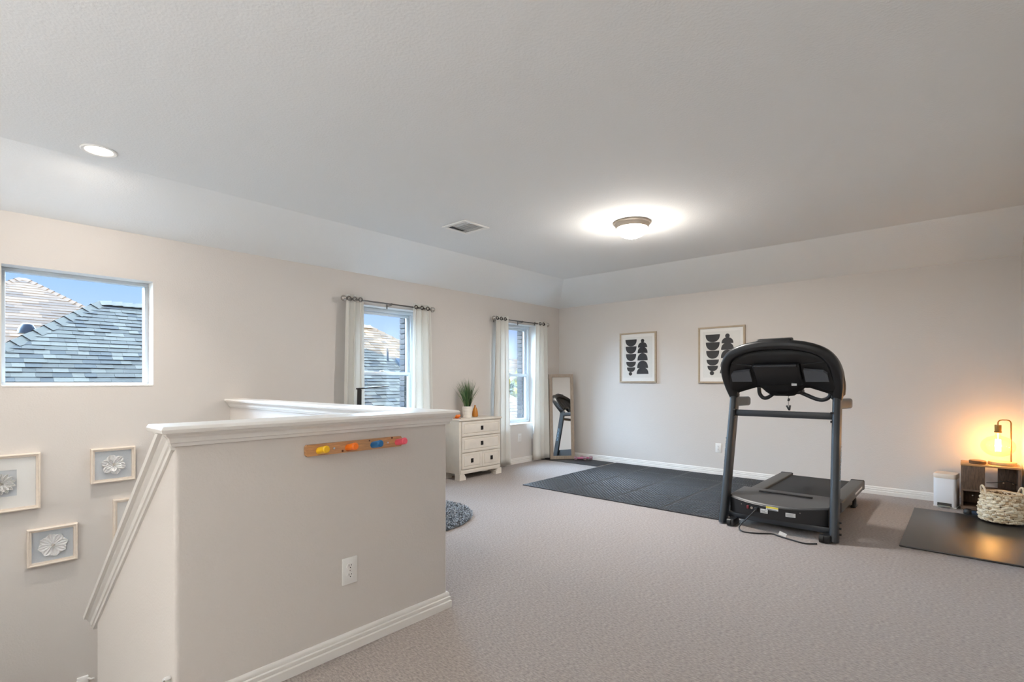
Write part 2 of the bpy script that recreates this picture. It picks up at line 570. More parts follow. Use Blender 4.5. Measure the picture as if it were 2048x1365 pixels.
def shingle_slope(ro, run, hy, dz, mats, expo, wmin, wmax, singles, smax, face='+x', limit_s=None):
    """courses of tabs on the +x slope; singles(y,s) says which are objects of their own"""
    L = math.hypot(run, dz)
    ca, sa = run / L, dz / L
    M = Matrix(((ca, 0, sa), (0, 1, 0), (-sa, 0, ca))).to_4x4()       # local: x down the slope, y along ridge, z normal
    rows = int((limit_s or L) / expo)
    protos = {}
    st = B()
    cnt = 0
    for r_ in range(rows):
        s0 = r_ * expo
        yl, yr = -hy - s0 * ca, hy + s0 * ca
        y = yl - random.random() * 0.2
        while y < yr:
            wd = random.choice((0.55, 0.7, 0.85, 1.0)) * wmax
            a, c = max(y, yl), min(y + wd, yr)
            if c - a > 0.02:
                mi = random.randrange(len(mats))
                th = random.choice((0.007, 0.010, 0.013))
                ctr = M @ Vector((s0, (a + c) / 2, 0)) + Vector((0, 0, dz))
                if cnt < smax and singles((a + c) / 2, s0) and abs((c - a) - wd) < 1e-6:
                    key = (round(wd, 3), mi, th)
                    if key not in protos:
                        q = B()
                        q.prism([(0, 0.002), (expo * 1.02, th), (expo * 1.02, 0.0), (0, 0.0)], -wd / 2 + 0.0015, wd / 2 - 0.0015, 'y')
                        o = build('shingle', q, mats[mi], ro, 0)
                        protos[key] = o
                    else:
                        o = share(protos[key], 'shingle', ro)
                    o.location = ctr
                    o.rotation_euler = (0, ang_of(run, dz), 0)
                    cnt += 1
                else:
                    st.mi = mi
                    T = Matrix.Translation(ctr) @ M
                    pts = [(0, 0.002), (expo * 1.02, th), (expo * 1.02, 0.0)]
                    h = (c - a) / 2 - 0.0015
                    va = [st.bm.verts.new(T @ Vector((p[0], -h, p[1]))) for p in pts]
                    vb = [st.bm.verts.new(T @ Vector((p[0], h, p[1]))) for p in pts]
                    for q in ((va[0], vb[0], vb[1], va[1]), (va[1], vb[1], vb[2], va[2]), (va[0], va[1], va[2]), (vb[0], vb[2], vb[1])):
                        st.bm.faces.new(q).material_index = mi
            y += wd
    if st.bm.faces:
        build('shingles', st, mats, ro, 0, kind='stuff')
    else:
        st.bm.free()
    return cnt
def ang_of(run, dz):
    return math.atan2(dz, run)

def hip_caps(ro, p0, p1, m, wd=0.15, n=24):
    """overlapping ridge cap shingles from p0 to p1"""
    b = B()
    p0, p1 = Vector(p0), Vector(p1)
    d = (p1 - p0) / n
    s = d.cross(Vector((0, 0, 1))).normalized() * wd
    for i in range(n):
        a = p0 + d * i + Vector((0, 0, 0.014))
        c = a + d * 1.1 + Vector((0, 0, 0.02))
        dn = Vector((0, 0, -wd * 0.62))
        for sg in (1, -1):
            b.face([a, c, c + s * sg + dn, a + s * sg + dn])
    build('ridge_cap', b, m, ro, 0, kind='stuff')

t, ro, run, hy, dz = hip_house('neighbour_house', 'nearest neighbouring house with grey shingle hip roof seen through all three windows', RXX, RZ, RY0, RY1, 3.45, M_SH)
ymid = (RY0 + RY1) / 2
shingle_slope(ro, run, hy, dz, M_SH, 0.128, 0.12, 0.27,
              lambda y, s: 1.9 - s * 0.62 < y + ymid < 3.55 - s * 0.46 and s < 2.75, 290)
# hip and ridge caps
hip_caps(ro, (0, -hy, dz), (run, -hy - run, 0), M_SH[2], n=34)
hip_caps(ro, (0, hy, dz), (run, hy + run, 0), M_SH[4], n=34)
hip_caps(ro, (0, -hy, dz), (0, hy, dz), M_SH[2], n=36)
b = B()
b.cyl((-0.65, -3.92, 2.6), (-0.65, -3.92, 2.9), 0.05, n=12)
b.lathe([(0.001, 0.20), (0.08, 0.17), (0.13, 0.08), (0.14, 0.0), (0.001, 0.0)][::-1], (-0.65, -3.92, 2.81), 14)
build('roof_vent', b, mat('vent_grey', (84, 88, 94), 0.5), ro)
b = B()
b.prism([(1.5, 2.27), (1.78, 2.27), (1.50, 2.51)], 2.75, 3.05, 'y')
build('roof_vent', b, mat('vent_blue', (60, 72, 84), 0.5), ro, 0)
b = B()
b.cyl((1.45, 2.55, 2.25), (1.45, 2.55, 2.75), 0.025, n=10)
build('vent_pipe', b, mat('vent_grey', (84, 88, 94), 0.5), ro)

t, ro, run, hy, dz = hip_house('neighbour_house', 'farther sunlit tan-roofed house peaking behind the grey roof in the leftmost window', -22.0, 4.46, 1.70, 1.84, 3.0, M_SHW)
shingle_slope(ro, run, hy, dz, M_SHW, 0.16, 0.3, 0.6, lambda y, s: False, 0, limit_s=3.6)
hip_caps(ro, (0, -hy, dz), (run, -hy - run, 0), M_SHW[3], n=36)
hip_caps(ro, (0, hy, dz), (run, hy + run, 0), M_SHW[3], n=36)
t, ro, run, hy, dz = hip_house('neighbour_house', 'distant khaki-roofed house above the tree in the corner window', -31.5, 3.28, 28.0, 42.0, 5.2, M_SHW)
shingle_slope(ro, run, hy, dz, M_SHW, 0.22, 0.5, 1.1, lambda y, s: False, 0, limit_s=4.0)

# tree behind the near roof
t = thing('leafy_tree', 'bright green bushy tree beyond the grey roof in the corner window', 'tree', (-18.6, 21.3, GZ))
b = B()
b.tube([(0, 0, 0), (0.1, 0.05, 1.4), (0, 0, 2.6)], 0.16, 8, scale=[1.2, 1, 0.7])
for a in range(5):
    b.tube([(0, 0, 1.9), (0.7 * math.cos(a * 1.26), 0.7 * math.sin(a * 1.26), 3.2)], 0.07, 6, scale=[1, 0.4])
build('trunk', b, mat('bark', (110, 92, 76), 0.9), t)
b = B()
rnd = random.Random(3)
for i in range(6500):
    u = rnd.random() * 2 * PI
    z = rnd.uniform(-1, 1)
    rr_ = rnd.random() ** 0.4
    k = math.sqrt(1 - z * z)
    lob = 1 + 0.22 * math.sin(3 * u + 2 * z) + 0.12 * math.sin(7 * u)
    p = Vector((2.6 * rr_ * lob * k * math.cos(u), 2.6 * rr_ * lob * k * math.sin(u), 2.9 + 1.55 * rr_ * lob * z))
    d = Vector((rnd.uniform(-1, 1), rnd.uniform(-1, 1), rnd.uniform(-1, 1))).normalized()
    s = d.orthogonal().normalized()
    q = 0.26
    b.mi = rnd.randrange(3)
    b.face([p - d * q, p + s * q * 0.45, p + d * q, p - s * q * 0.45])
build('foliage', b, [mat('leaf_%d' % i, c, 0.6) for i, c in enumerate(((98, 104, 30), (116, 120, 46), (76, 84, 24)))], t, 0, kind='stuff')

# ------------------------------------------------------------------ ceiling fixtures
M_SHADE = mat('frosted_shade', (250, 248, 244), 0.4, emit=((255, 244, 228), 7.0))
t = thing('ceiling_light', 'domed flush ceiling light with nickel rim and glowing frosted glass bowl', 'ceiling light', (-2.36, 4.37, ZC))
b = B()
b.lathe([(0.001, -0.0), (0.172, 0.0), (0.178, -0.008), (0.172, -0.018), (0.165, -0.02), (0.16, -0.028), (0.152, -0.05), (0.146, -0.055), (0.001, -0.055)], n=40)
build('rim', b, mat('satin_nickel', (176, 164, 150), 0.4, metal=0.35), t)
b = B()
b.lathe([(0.145, -0.05), (0.140, -0.07), (0.125, -0.10), (0.10, -0.125), (0.06, -0.142), (0.02, -0.148), (0.001, -0.148)], n=40)
build('glass_bowl', b, M_SHADE, t)
b = B()
b.lathe([(0.001, -0.146), (0.008, -0.148), (0.009, -0.156), (0.005, -0.162), (0.001, -0.165)], n=12)
build('finial', b, M_CHROME, t)
lamp('dome_light', 'AREA', (-2.36, 4.37, ZC - 0.172), 40, (1.0, 0.96, 0.91), shape='DISK', size=0.22)
lamp('dome_glow', 'POINT', (-2.36, 4.37, ZC - 0.28), 16, (1.0, 0.95, 0.88), shadow_soft_size=0.07)

t = thing('recessed_light', 'round recessed downlight glowing in the ceiling above the stairwell', 'ceiling light', (-4.215, 0.70, ZC))
b = B()
b.lathe([(0.072, 0.0), (0.096, 0.0), (0.098, -0.004), (0.092, -0.009), (0.075, -0.006), (0.070, 0.012), (0.066, 0.012)], n=36, caps=False)
build('trim_ring', b, M_WHITE, t)
b = B()
b.lathe([(0.001, -0.003), (0.072, -0.003), (0.072, 0.002), (0.001, 0.002)], n=36)
build('lens', b, mat('downlight_lens', (255, 250, 240), 0.4, emit=((255, 240, 216), 8.0)), t)
lamp('downlight', 'AREA', (-4.215, 0.70, ZC - 0.014), 6.2, (1.0, 0.92, 0.83), shape='DISK', size=0.13)
lamp('downlight', 'AREA', (-4.215, 0.70, ZC - 0.016), 7, (1.0, 0.95, 0.88), shape='DISK', size=0.10, spread=R(105))

t = thing('air_vent', 'square white louvred air register in the flat ceiling', 'vent', (-3.64, 3.42, ZC))
b = B()
H = 0.165
for a, c in (((-H, -H), (H, -H + 0.035)), ((-H, H - 0.035), (H, H)), ((-H, -H + 0.035), (-H + 0.035, H - 0.035)), ((H - 0.035, -H + 0.035), (H, H - 0.035))):
    b.box((a[0], a[1], -0.012), (c[0], c[1], 0), 0.004)
build('frame', b, M_WHITE, t)
b = B()
b.box((-H + 0.03, -H + 0.03, -0.003), (H - 0.03, H - 0.03, 0))
build('duct_back', b, mat('duct_grey', (196, 198, 198), 0.8), t)
def slat(p0, p1, tilt):
    b = B()
    p0, p1 = Vector(p0), Vector(p1)
    d = (p1 - p0)
    n = d.cross(Vector((0, 0, 1))).normalized() * 0.011
    z = Vector((0, 0, -0.010 * tilt))
    a, c = p0 - n, p0 + n + z
    b.rings([[a, c, c + Vector((0, 0, .0015)), a + Vector((0, 0, .0015))], [a + d, c + d, c + d + Vector((0, 0, .0015)), a + d + Vector((0, 0, .0015))]])
    return b
b = B(); b.box((-H + 0.034, -H + 0.040, -0.0045), (-H + 0.088, H - 0.045, -0.0030))
build('slot_shade', b, mat('slot_shadow', (70, 74, 76), 0.9), t, 0)  # dark strip painted in for the shade inside the vent opening
for i in range(3):
    y = -H + 0.047 + i * 0.02
    build('slat', slat((-H + 0.03, y, -0.004), (H - 0.03, y, -0.004), -0.6 if i else 0.8), M_WHITE, t, 0)
for i in range(6):
    x = -H + 0.05 + i * 0.045
    build('slat', slat((x, -0.06, -0.004), (x, 0.055, -0.004), 1), M_WHITE, t, 0)
for i in range(3):
    y = 0.075 + i * 0.022
    build('slat', slat((-H + 0.03, y, -0.004), (H - 0.03, y, -0.004), 0.5), M_WHITE, t, 0)

# ------------------------------------------------------------------ curtains and rods
M_CURT = mat('curtain_linen', (240, 237, 230), 0.9, spec=0.1, sheen=0.3, bump=(220, 0.25, 0.002))
# a little light passes through the cloth
tn = M_CURT.node_tree
trn = tn.nodes.new('ShaderNodeBsdfTranslucent')
trn.inputs[0].default_value = (*lin((245, 242, 236)), 1)
mx = tn.nodes.new('ShaderNodeMixShader')
mx.inputs[0].default_value = 0.25
pb = tn.nodes['Principled BSDF']
tn.links.new(pb.outputs[0], mx.inputs[1])
tn.links.new(trn.outputs[0], mx.inputs[2])
tn.links.new(mx.outputs[0], tn.nodes['Material Output'].inputs[0])
M_ROD = mat('rod_pewter', (118, 116, 114), 0.3, metal=1.0)
M_GROM = mat('grommet_bronze', (70, 66, 64), 0.35, metal=0.8)
CX = -4.965
ZR = 2.135
def rod(y0, y1, lab):
    t = thing('curtain_rod', lab, 'curtain rod', (CX, (y0 + y1) / 2, ZR), group='curtain rods')
    h = (y1 - y0) / 2
    b = B(); b.cyl((0, -h + 0.05, 0), (0, h - 0.05, 0), 0.009, n=12)
    build('pole', b, M_ROD, t)
    for s in (-1, 1):
        b = B()
        b.cyl((0, s * (h - 0.05), 0), (0, s * (h - 0.03), 0), 0.013, n=12)
        b.ball((0, s * h, 0), 0.033, 16)
        build('finial', b, M_CHROME, t)
    for y in (-h + 0.09, 0, h - 0.09):
        b = B()
        b.cyl((-0.09, y, -0.012), (0, y, -0.012), 0.005, n=8)
        b.box((-0.094, y - 0.009, -0.045), (-0.090, y + 0.009, 0.02), 0.002)
        b.cyl((0, y - 0.008, 0), (0, y + 0.008, 0), 0.013, n=10)
        build('bracket', b, M_ROD, t)
    return t
def curtain(y0, y1, yb0, yb1, folds, lab, zb=0.03, amp=0.030, ph=0.0, grom=()):
    t = thing('curtain', lab, 'curtain', (CX, (y0 + y1) / 2, 0), group='grommet curtain panels')
    oy = (y0 + y1) / 2
    nu, nv = folds * 14, 22
    b = B()
    g = []
    for j in range(nv + 1):
        v = j / nv
        z = (ZR + 0.044) * (1 - v) + zb * v
        row = []
        for i in range(nu + 1):
            u = i / nu
            ya = y0 + (y1 - y0) * u
            yb = yb0 + (yb1 - yb0) * u
            y = ya + (yb - ya) * v ** 0.8
            p = 2 * PI * folds * u + ph
            x = amp * (0.9 + 0.25 * v) * math.sin(p) + 0.010 * v * math.sin(2.3 * p + 1.1) + 0.012 * v * math.sin(p * 0.5 + 4 * v)
            row.append(b.bm.verts.new((x, y - oy + 0.012 * math.sin(2 * p) , z)))
        g.append(row)
    for j in range(nv):
        for i in range(nu):
            b.bm.faces.new((g[j][i], g[j][i + 1], g[j + 1][i + 1], g[j + 1][i]))
    o = build('cloth', b, M_CURT, t, 80)
    md = o.modifiers.new('thickness', 'SOLIDIFY')
    md.thickness = 0.003
    md.offset = 0
    for k in range(folds * 2):
        u = (k + 0.5 - ph / PI + 0.5) / (folds * 2) - 0.5 / (folds * 2)
        if not 0.02 < u < 0.98:
            continue
        y = y0 + (y1 - y0) * u - oy
        sg = 1 if k % 2 == 0 else -1
        b = B()
        rr = []
        a = math.atan2(amp * 2 * PI * folds / (y1 - y0) * math.cos(2 * PI * folds * u + ph), 1)
        ax = Vector((math.sin(a), math.cos(a), 0))
        nn = Vector((math.cos(a), -math.sin(a), 0))
        px = amp * 0.9 * math.sin(2 * PI * folds * u + ph)
        ctr = Vector((px, y + 0.012 * math.sin(2 * (2 * PI * folds * u + ph)), ZR))
        b.tube([ctr + ax * (0.021 * math.cos(q)) + Vector((0, 0, 0.021 * math.sin(q))) for q in [2 * PI * i / 16 for i in range(16)]], 0.006, 6, up=nn, closed=True)
        build('grommet', b, M_GROM, t)
    return t
rod(2.885, 4.10, 'pewter curtain rod with ball ends over the window beside the stairwell')
rod(5.21, 6.44, 'pewter curtain rod with ball ends over the corner window')
curtain(2.915, 3.125, 2.86, 3.15, 3, 'white grommet curtain left of the window beside the stairwell')
curtain(3.80, 4.07, 3.77, 4.13, 3, 'white grommet curtain right of the window beside the stairwell, near the grass plant', amp=0.034)
curtain(5.235, 5.483, 5.16, 5.515, 3, 'white grommet curtain left of the corner window, behind the dresser', ph=0.6, amp=0.034)
curtain(6.15, 6.41, 6.10, 6.47, 3, 'white grommet curtain right of the corner window, beside the leaning mirror', ph=PI, amp=0.036)

# ------------------------------------------------------------------ wall plates
M_SLOT = mat('slot_dark', (60, 56, 52), 0.7)
def outlet(lab, loc, rz):
    t = thing('wall_outlet', lab, 'outlet', loc, rz)      # local: plate in XZ plane, facing -Y
    b = B(); b.box((-0.039, -0.006, -0.062), (0.039, 0, 0.062), 0.003)
    build('cover_plate', b, M_WHITE, t)
    for s in (1, -1):
        b = B()
        pts = [(0.017 * math.cos(a), s * 0.021 + max(-0.013, min(0.013, 0.017 * math.sin(a)))) for a in [2 * PI * i / 20 for i in range(20)]]
        b.prism(pts, -0.0085, -0.005, 'y')
        so = build('socket', b, M_WHITE, t)
        b = B()
        b.box((-0.0075, -0.0092, s * 0.021 + 0.000), (-0.0055, -0.0082, s * 0.021 + 0.009))
        b.box((0.0055, -0.0092, s * 0.021 + 0.001), (0.0075, -0.0082, s * 0.021 + 0.008))
        b.cyl((0, -0.0092, s * 0.021 - 0.006), (0, -0.0082, s * 0.021 - 0.006), 0.0026, n=8)
        build('slot', b, M_SLOT, so, 0)
    b = B(); b.cyl((0, -0.0075, 0), (0, -0.005, 0), 0.003, n=8)
    build('screw', b, M_CHROME, t)
outlet('white duplex outlet low on the near half wall below the peg rack', (HX, 1.272, 0.369), PI / 2)
outlet('white wall outlet on the back wall left of the treadmill', (-2.447, BY, 0.358), 0)
outlet('white wall outlet under the corner window', (WX, 5.871, 0.385), PI / 2)

# ------------------------------------------------------------------ peg rack
M_PINE = mat('pine_board', (196, 146, 100), 0.5, vary=(14, 0.22, (6, 1.2, 14)), bump=(60, 0.1, 0.001, (1, 0.1, 4)))
t = thing('peg_rack', 'pine coat rack with four coloured pegs on the near half wall', 'coat rack', (HX, 1.305, 0.946))
b = B(); b.prism([(-0.25 + 0.0, -0.018), (-0.244, -0.025), (0.244, -0.025), (0.25, -0.018), (0.25, 0.018), (0.244, 0.025), (-0.244, 0.025), (-0.25, 0.018)], 0, 0.018, 'x')
build('board', b, M_PINE, t)
for y, nm, c in ((-0.19, 'yellow wooden peg', (250, 196, 30)), (-0.05, 'orange wooden peg', (244, 120, 26)), (0.083, 'blue wooden peg', (26, 104, 158)), (0.222, 'pink wooden peg', (232, 92, 110))):
    b = B()
    p0 = Vector((0.016, y, -0.004)); p1 = Vector((0.085, y, 0.008))
    b.cyl(p0, p1 + Vector((-0.006, 0, 0)), 0.0155, 0.0165, 18)
    b.cyl(p1 + Vector((-0.006, 0, 0)), p1, 0.0165, 0.0125, 18)
    build('peg', b, mat('peg_paint_' + nm.split()[0], c, 0.4), t, 35, label=nm)
for y in (-0.12, 0.165):
    b = B(); b.cyl((0.017, y, 0), (0.020, y, 0), 0.005, n=10)
    build('screw', b, M_CHROME, t)
M_KNOT = mat('pine_knot', (96, 52, 30), 0.6)
for y, z, r_ in ((-0.078, -0.016, 0.0055), (0.062, 0.018, 0.004), (0.19, 0.021, 0.005)):
    b = B(); b.cyl((0.0176, y, z), (0.0186, y, z), r_, n=8)
    build('knot', b, M_KNOT, t)

# ------------------------------------------------------------------ framed paper flowers over the stairs
M_CREAM = mat('champagne_frame', (228, 214, 198), 0.35, spec=0.6, vary=(30, 0.05))
M_LINEN = mat('grey_linen', (206, 209, 212), 0.9, vary=(160, 0.08, (1, 1, 6)), bump=(300, 0.3, 0.001))
M_MATB = mat('mat_board', (236, 233, 228), 0.9)
M_PETAL = mat('paper_petal', (242, 240, 238), 0.8)
def petal_mesh(L, wd, cup, tip):
    b = B()
    nu, nv = 9, 6
    g = []
    for i in range(nu + 1):
        u = i / nu
        hw = wd * 0.5 * min(1, (0.06 + u / 0.62) ** tip) * max(0.004, 1 - (max(0, u - 0.58) / 0.425) ** 2.8) ** 0.45
        row = []
        for j in range(nv + 1):
            v = -1 + 2 * j / nv
            row.append(b.bm.verts.new((0.004 + cup * u * u * L + 0.10 * wd * v * v * u + 0.004 * math.cos(9 * v), v * hw, u * L * (1 - 0.05 * abs(v)))))
        g.append(row)
    for i in range(nu):
        for j in range(nv):
            b.bm.faces.new((g[i][j], g[i][j + 1], g[i + 1][j + 1], g[i + 1][j]))
    return b
def flower_frame(lab, y0, y1, z0, z1, layers, matted, fy=0.5, fsize=1.0):
    yc, zc = (y0 + y1) / 2, (z0 + z1) / 2
    t = thing('picture_frame', lab, 'picture', (WX, yc, zc), group='paper flower frames')
    hy_, hz = (y1 - y0) / 2, (z1 - z0) / 2
    fw, fd = 0.024, 0.042
    b = B()
    st = [(0, 0), (fd - 0.004, 0), (fd, 0.004), (fd, 0.010), (fd - 0.006, 0.013), (fd - 0.008, fw), (0.014, fw + 0.002), (0.0, fw + 0.002)]
    rr = [[(x, -hy_ + o, -hz + o), (x, hy_ - o, -hz + o), (x, hy_ - o, hz - o), (x, -hy_ + o, hz - o)] for x, o in st]
    b.rings(rr, caps=False)
    build('frame', b, M_CREAM, t, 20)
    iy, iz = hy_ - fw, hz - fw
    b = B(); b.box((0.010, -iy, -iz), (0.018, iy, iz))
    build('backing', b, M_LINEN, t, 0)
    if matted:
        my, mz = iy - 0.10, iz - 0.085
        b = B()
        for a, c in (((-iy, -iz), (iy, -mz)), ((-iy, mz), (iy, iz)), ((-iy, -mz), (-my, mz)), ((my, -mz), (iy, mz))):
            b.box((0.018, a[0], a[1]), (0.022, c[0], c[1]))
        build('mat_board', b, M_MATB, t, 0)
    fl = bpy.data.objects.new('flower', None)
    COL.objects.link(fl); fl.parent = t
    fl.location = (0.016, 0, 0)
    for (n, L, wd, cup, tip, off, lift) in layers:
        src = None
        for i in range(n):
            a = 2 * PI * i / n + off
            if src is None:
                src = build('petal', petal_mesh(L * fsize, wd * fsize, cup, tip), M_PETAL, fl, 60)
                o = src
            else:
                o = share(src, 'petal', fl)
            o.location = (lift, 0, 0)
            o.rotation_euler = (a, 0, 0)
    b = B()
    for i in range(9):
        a = 2.4 * i
        r_ = 0.0035 * math.sqrt(i)
        b.ball((0.014, r_ * math.cos(a), r_ * math.sin(a)), 0.004, 6)
    build('flower_centre', b, mat('pearl_grey', (205, 196, 186), 0.4), fl)
    b = B(); b.box((fd - 0.012, -iy - 0.001, -iz - 0.001), (fd - 0.010, iy + 0.001, iz + 0.001))
    build('glass', b, M_PGLASS, t, 0)
flower_frame('square champagne frame with many-petalled paper flower in white mat, leftmost above the stairs', 0.095, 0.50, 0.325, 0.728,
             [(14, 0.075, 0.026, 0.25, 0.8, 0, 0.0), (12, 0.055, 0.024, 0.6, 0.8, 0.2, 0.004), (8, 0.032, 0.018, 1.0, 0.8, 0.1, 0.008)], True)
flower_frame('small champagne frame with six-petalled magnolia paper flower, highest on the stair wall', 0.785, 1.068, 0.452, 0.722,
             [(6, 0.068, 0.052, 0.10, 0.9, 0.26, 0.0), (5, 0.045, 0.038, 0.35, 0.9, 0.6, 0.006)], False, fsize=1.2)
flower_frame('small champagne frame with round-petalled paper flower, lowest on the stair wall', 0.428, 0.708, -0.098, 0.174,
             [(8, 0.082, 0.060, 0.06, 0.9, 0.2, 0.0)], False, fsize=1.05)
flower_frame('square champagne frame half hidden behind the sloping stair rail', 0.925, 1.33, -0.10, 0.306,
             [(14, 0.075, 0.026, 0.25, 0.8, 0, 0.0), (12, 0.055, 0.024, 0.6, 0.8, 0.2, 0.004)], True)

# small white wall fittings at the foot of the picture
t = thing('wall_bracket', 'white plastic pronged bracket low on the stairwell window wall', 'bracket', (WX, 0.74, -1.06))
b = B(); b.box((0, -0.035, -0.06), (0.02, 0.035, 0.045), 0.006)
build('plate', b, M_WHITE, t)
for s in (-1, 1):
    b = B(); b.tube([(0.01, s * 0.03, 0.02), (0.045, s * 0.045, 0.02), (0.055, s * 0.062, 0.025)], 0.007, 8)
    build('prong', b, M_WHITE, t)
t = thing('gate_catch', 'tiny white gate catch on the stair side of the sloped half wall', 'bracket', (-2.185, 0.57, 0.158))
b = B(); b.obox((0, -0.012, 0), (0.034, 0.02, 0.014), (0, R(-30), 0), 0.003)
build('catch_block', b, M_WHITE, t)
b = B(); b.cyl((0.012, -0.022, 0.002), (0.02, -0.026, 0.002), 0.004, n=8)
build('screw', b, M_CHROME, t)

# ------------------------------------------------------------------ framed prints on the back wall
M_TANF = mat('tan_wood_frame', (178, 160, 136), 0.5, vary=(20, 0.1, (1, 1, 8)))
M_PAPER = mat('print_paper', (226, 224, 218), 0.9)
M_INK = mat('print_ink', (50, 50, 52), 0.8, vary=(120, 0.1))
def print_frame(lab, x0, x1, z0, z1):
    W, H = x1 - x0, z1 - z0
    t = thing('framed_print', lab, 'picture', ((x0 + x1) / 2, BY, (z0 + z1) / 2), group='black and white cut-out prints')
    b = B()
    st = [(0, 0), (0.030, 0), (0.032, 0.002), (0.032, 0.020), (0.030, 0.022), (0.012, 0.022)]
    rr = [[(-W / 2 + o, -y, -H / 2 + o), (W / 2 - o, -y, -H / 2 + o), (W / 2 - o, -y, H / 2 - o), (-W / 2 + o, -y, H / 2 - o)] for y, o in st]
    b.rings(rr, caps=False)
    build('frame', b, M_TANF, t, 20)
    b = B(); b.box((-W / 2 + 0.02, -0.016, -H / 2 + 0.02), (W / 2 - 0.02, -0.010, H / 2 - 0.02))
    build('mat_board', b, M_MATB, t, 0)
    b = B(); b.box((-W / 2 + 0.06, -0.0168, -H / 2 + 0.075), (W / 2 - 0.06, -0.0155, H / 2 - 0.065))
    build('paper', b, M_PAPER, t, 0)
    def P(px, py):
        return (-W / 2 + px * W, H / 2 - py * H)
    def shape(poly):
        b = B(); b.prism(poly, -0.0180, -0.0165, 'y')
        build('printed_shape', b, M_INK, t, 0)
    def bowl(cx, ya, yb, hw, up):
        n = 16
        pts = []
        for i in range(n + 1):
            a = PI * i / n
            ex = abs(math.cos(a)) ** 0.9 * (1 if math.cos(a) >= 0 else -1)
            ey = math.sin(a) ** 0.85
            if up:
                pts.append(P(cx + hw * ex, yb - (yb - ya) * ey))
            else:
                pts.append(P(cx + hw * ex, ya + (yb - ya) * ey))
        return pts
    def disc(cx, cy, r_):
        return [P(cx + r_ * math.cos(2 * PI * i / 18), cy + r_ * W / H * math.sin(2 * PI * i / 18)) for i in range(18)]
    for ya, yb, hw in ((0.136, 0.272, 0.158), (0.274, 0.418, 0.152), (0.425, 0.566, 0.143), (0.582, 0.686, 0.135), (0.693, 0.785, 0.115)):
        shape(bowl(0.317, ya, yb, hw, False))
    shape(disc(0.30, 0.822, 0.047))
    shape(disc(0.634, 0.172, 0.048))
    for ya, yb, hw in ((0.200, 0.302, 0.125), (0.292, 0.415, 0.135), (0.415, 0.560, 0.138), (0.565, 0.712, 0.148), (0.700, 0.828, 0.16)):
        shape(bowl(0.634, ya, yb, hw, True))
    b = B(); b.box((-W / 2 + 0.02, -0.0235, -H / 2 + 0.02), (W / 2 - 0.02, -0.0225, H / 2 - 0.02))
    build('glass', b, M_PGLASS, t, 0)
print_frame('tan framed black cut-out print on the back wall, the one in plain view', -3.909, -3.320, 1.221, 1.963)
print_frame('tan framed black cut-out print partly hidden by the treadmill console', -2.708, -2.105, 1.218, 1.968)

# ------------------------------------------------------------------ floor mats
M_FOAM = mat('black_foam', (42, 43, 45), 0.45, spec=0.5, bump=(400, 0.15, 0.001))
def edge_wave(L, n=7, d=0.007):
    pts = []
    for i in range(n):
        s0, s1 = -L / 2 + L * (i + 0.25) / n, -L / 2 + L * (i + 0.75) / n
        pts += [(s0, -d), (s0, d), (s1, d), (s1, -d)]
    return pts
def stud_field(b, w, h, p, r_, z0, z1):
    nx, ny = int(w / p), int(h / p)
    for i in range(nx):
        for j in range(ny):
            x = -w / 2 + (i + 0.5) * w / nx
            y = -h / 2 + (j + 0.5) * h / ny
            q = [(0, r_ * .62), (r_, 0), (0, -r_ * .62), (-r_, 0)] if (i + j) % 2 else [(0, r_), (r_ * .62, 0), (0, -r_), (-r_ * .62, 0)]
            lo = [b.bm.verts.new((x + a, y + c, z0)) for a, c in q]
            hi = [b.bm.verts.new((x + a * .5, y + c * .5, z1)) for a, c in q]
            b.bm.faces.new(hi[::-1])
            for k in range(4):
                b.bm.faces.new((lo[k], hi[k], hi[(k + 1) % 4], lo[(k + 1) % 4]))
TS, MX0, MY0, MY1 = 0.58, -3.95, 4.64, 6.83
t = thing('puzzle_mat', 'large black interlocking foam floor mat with raised diamonds beside the treadmill', 'floor mat', (MX0 + 2 * TS, (MY0 + MY1) / 2, 0))
stud_src = {}
for i in range(4):
    for j in range(4):
        y0 = MY0 + j * TS
        y1 = min(MY1, y0 + TS)
        h = y1 - y0
        L, Rr, Bt, Tp = i > 0, i < 3, j > 0, j < 3
        g = 0.0012
        poly = []
        wx, wy = edge_wave(h), edge_wave(TS)
        poly += [(-TS / 2 + g, -h / 2 + g)]
        poly += [(s, -h / 2 + g + d) for s, d in wy] if Bt else []
        poly += [(TS / 2 - g, -h / 2 + g)]
        poly += [(TS / 2 - g + d, s) for s, d in wx] if Rr else []
        poly += [(TS / 2 - g, h / 2 - g)]
        poly += [(s, h / 2 - g + d) for s, d in wy[::-1]] if Tp else []
        poly += [(-TS / 2 + g, h / 2 - g)]
        poly += [(-TS / 2 + g + d, s) for s, d in wx[::-1]] if L else []
        b = B(); b.prism(poly, 0.001, 0.011, 'z')
        o = build('tile', b, M_FOAM, t, 0)
        o.location = (MX0 + (i + .5) * TS - (MX0 + 2 * TS), (y0 + y1) / 2 - (MY0 + MY1) / 2, 0)
        kx = round(h, 3)
        if kx not in stud_src:
            b = B(); stud_field(b, TS - 0.03, h - 0.03, 0.0235, 0.0112, 0.0108, 0.0150)
            stud_src[kx] = build('studs', b, M_FOAM, o, 0, kind='stuff')
        else:
            share(stud_src[kx], 'studs', o)
t = thing('rubber_mat', 'small thin black rubber mat in the corner under the leaning mirror', 'floor mat', (-4.52, 6.60, 0))
b = B(); b.box((-0.52, -0.235, 0.001), (0.52, 0.235, 0.008), 0.003)
o = build('slab', b, mat('black_rubber', (46, 47, 49), 0.6, bump=(500, 0.3, 0.001)), t)
b = B(); stud_field(b, 1.0, 0.43, 0.028, 0.009, 0.0078, 0.0095)
build('studs', b, MATS['black_rubber'], t, 0, kind='stuff')

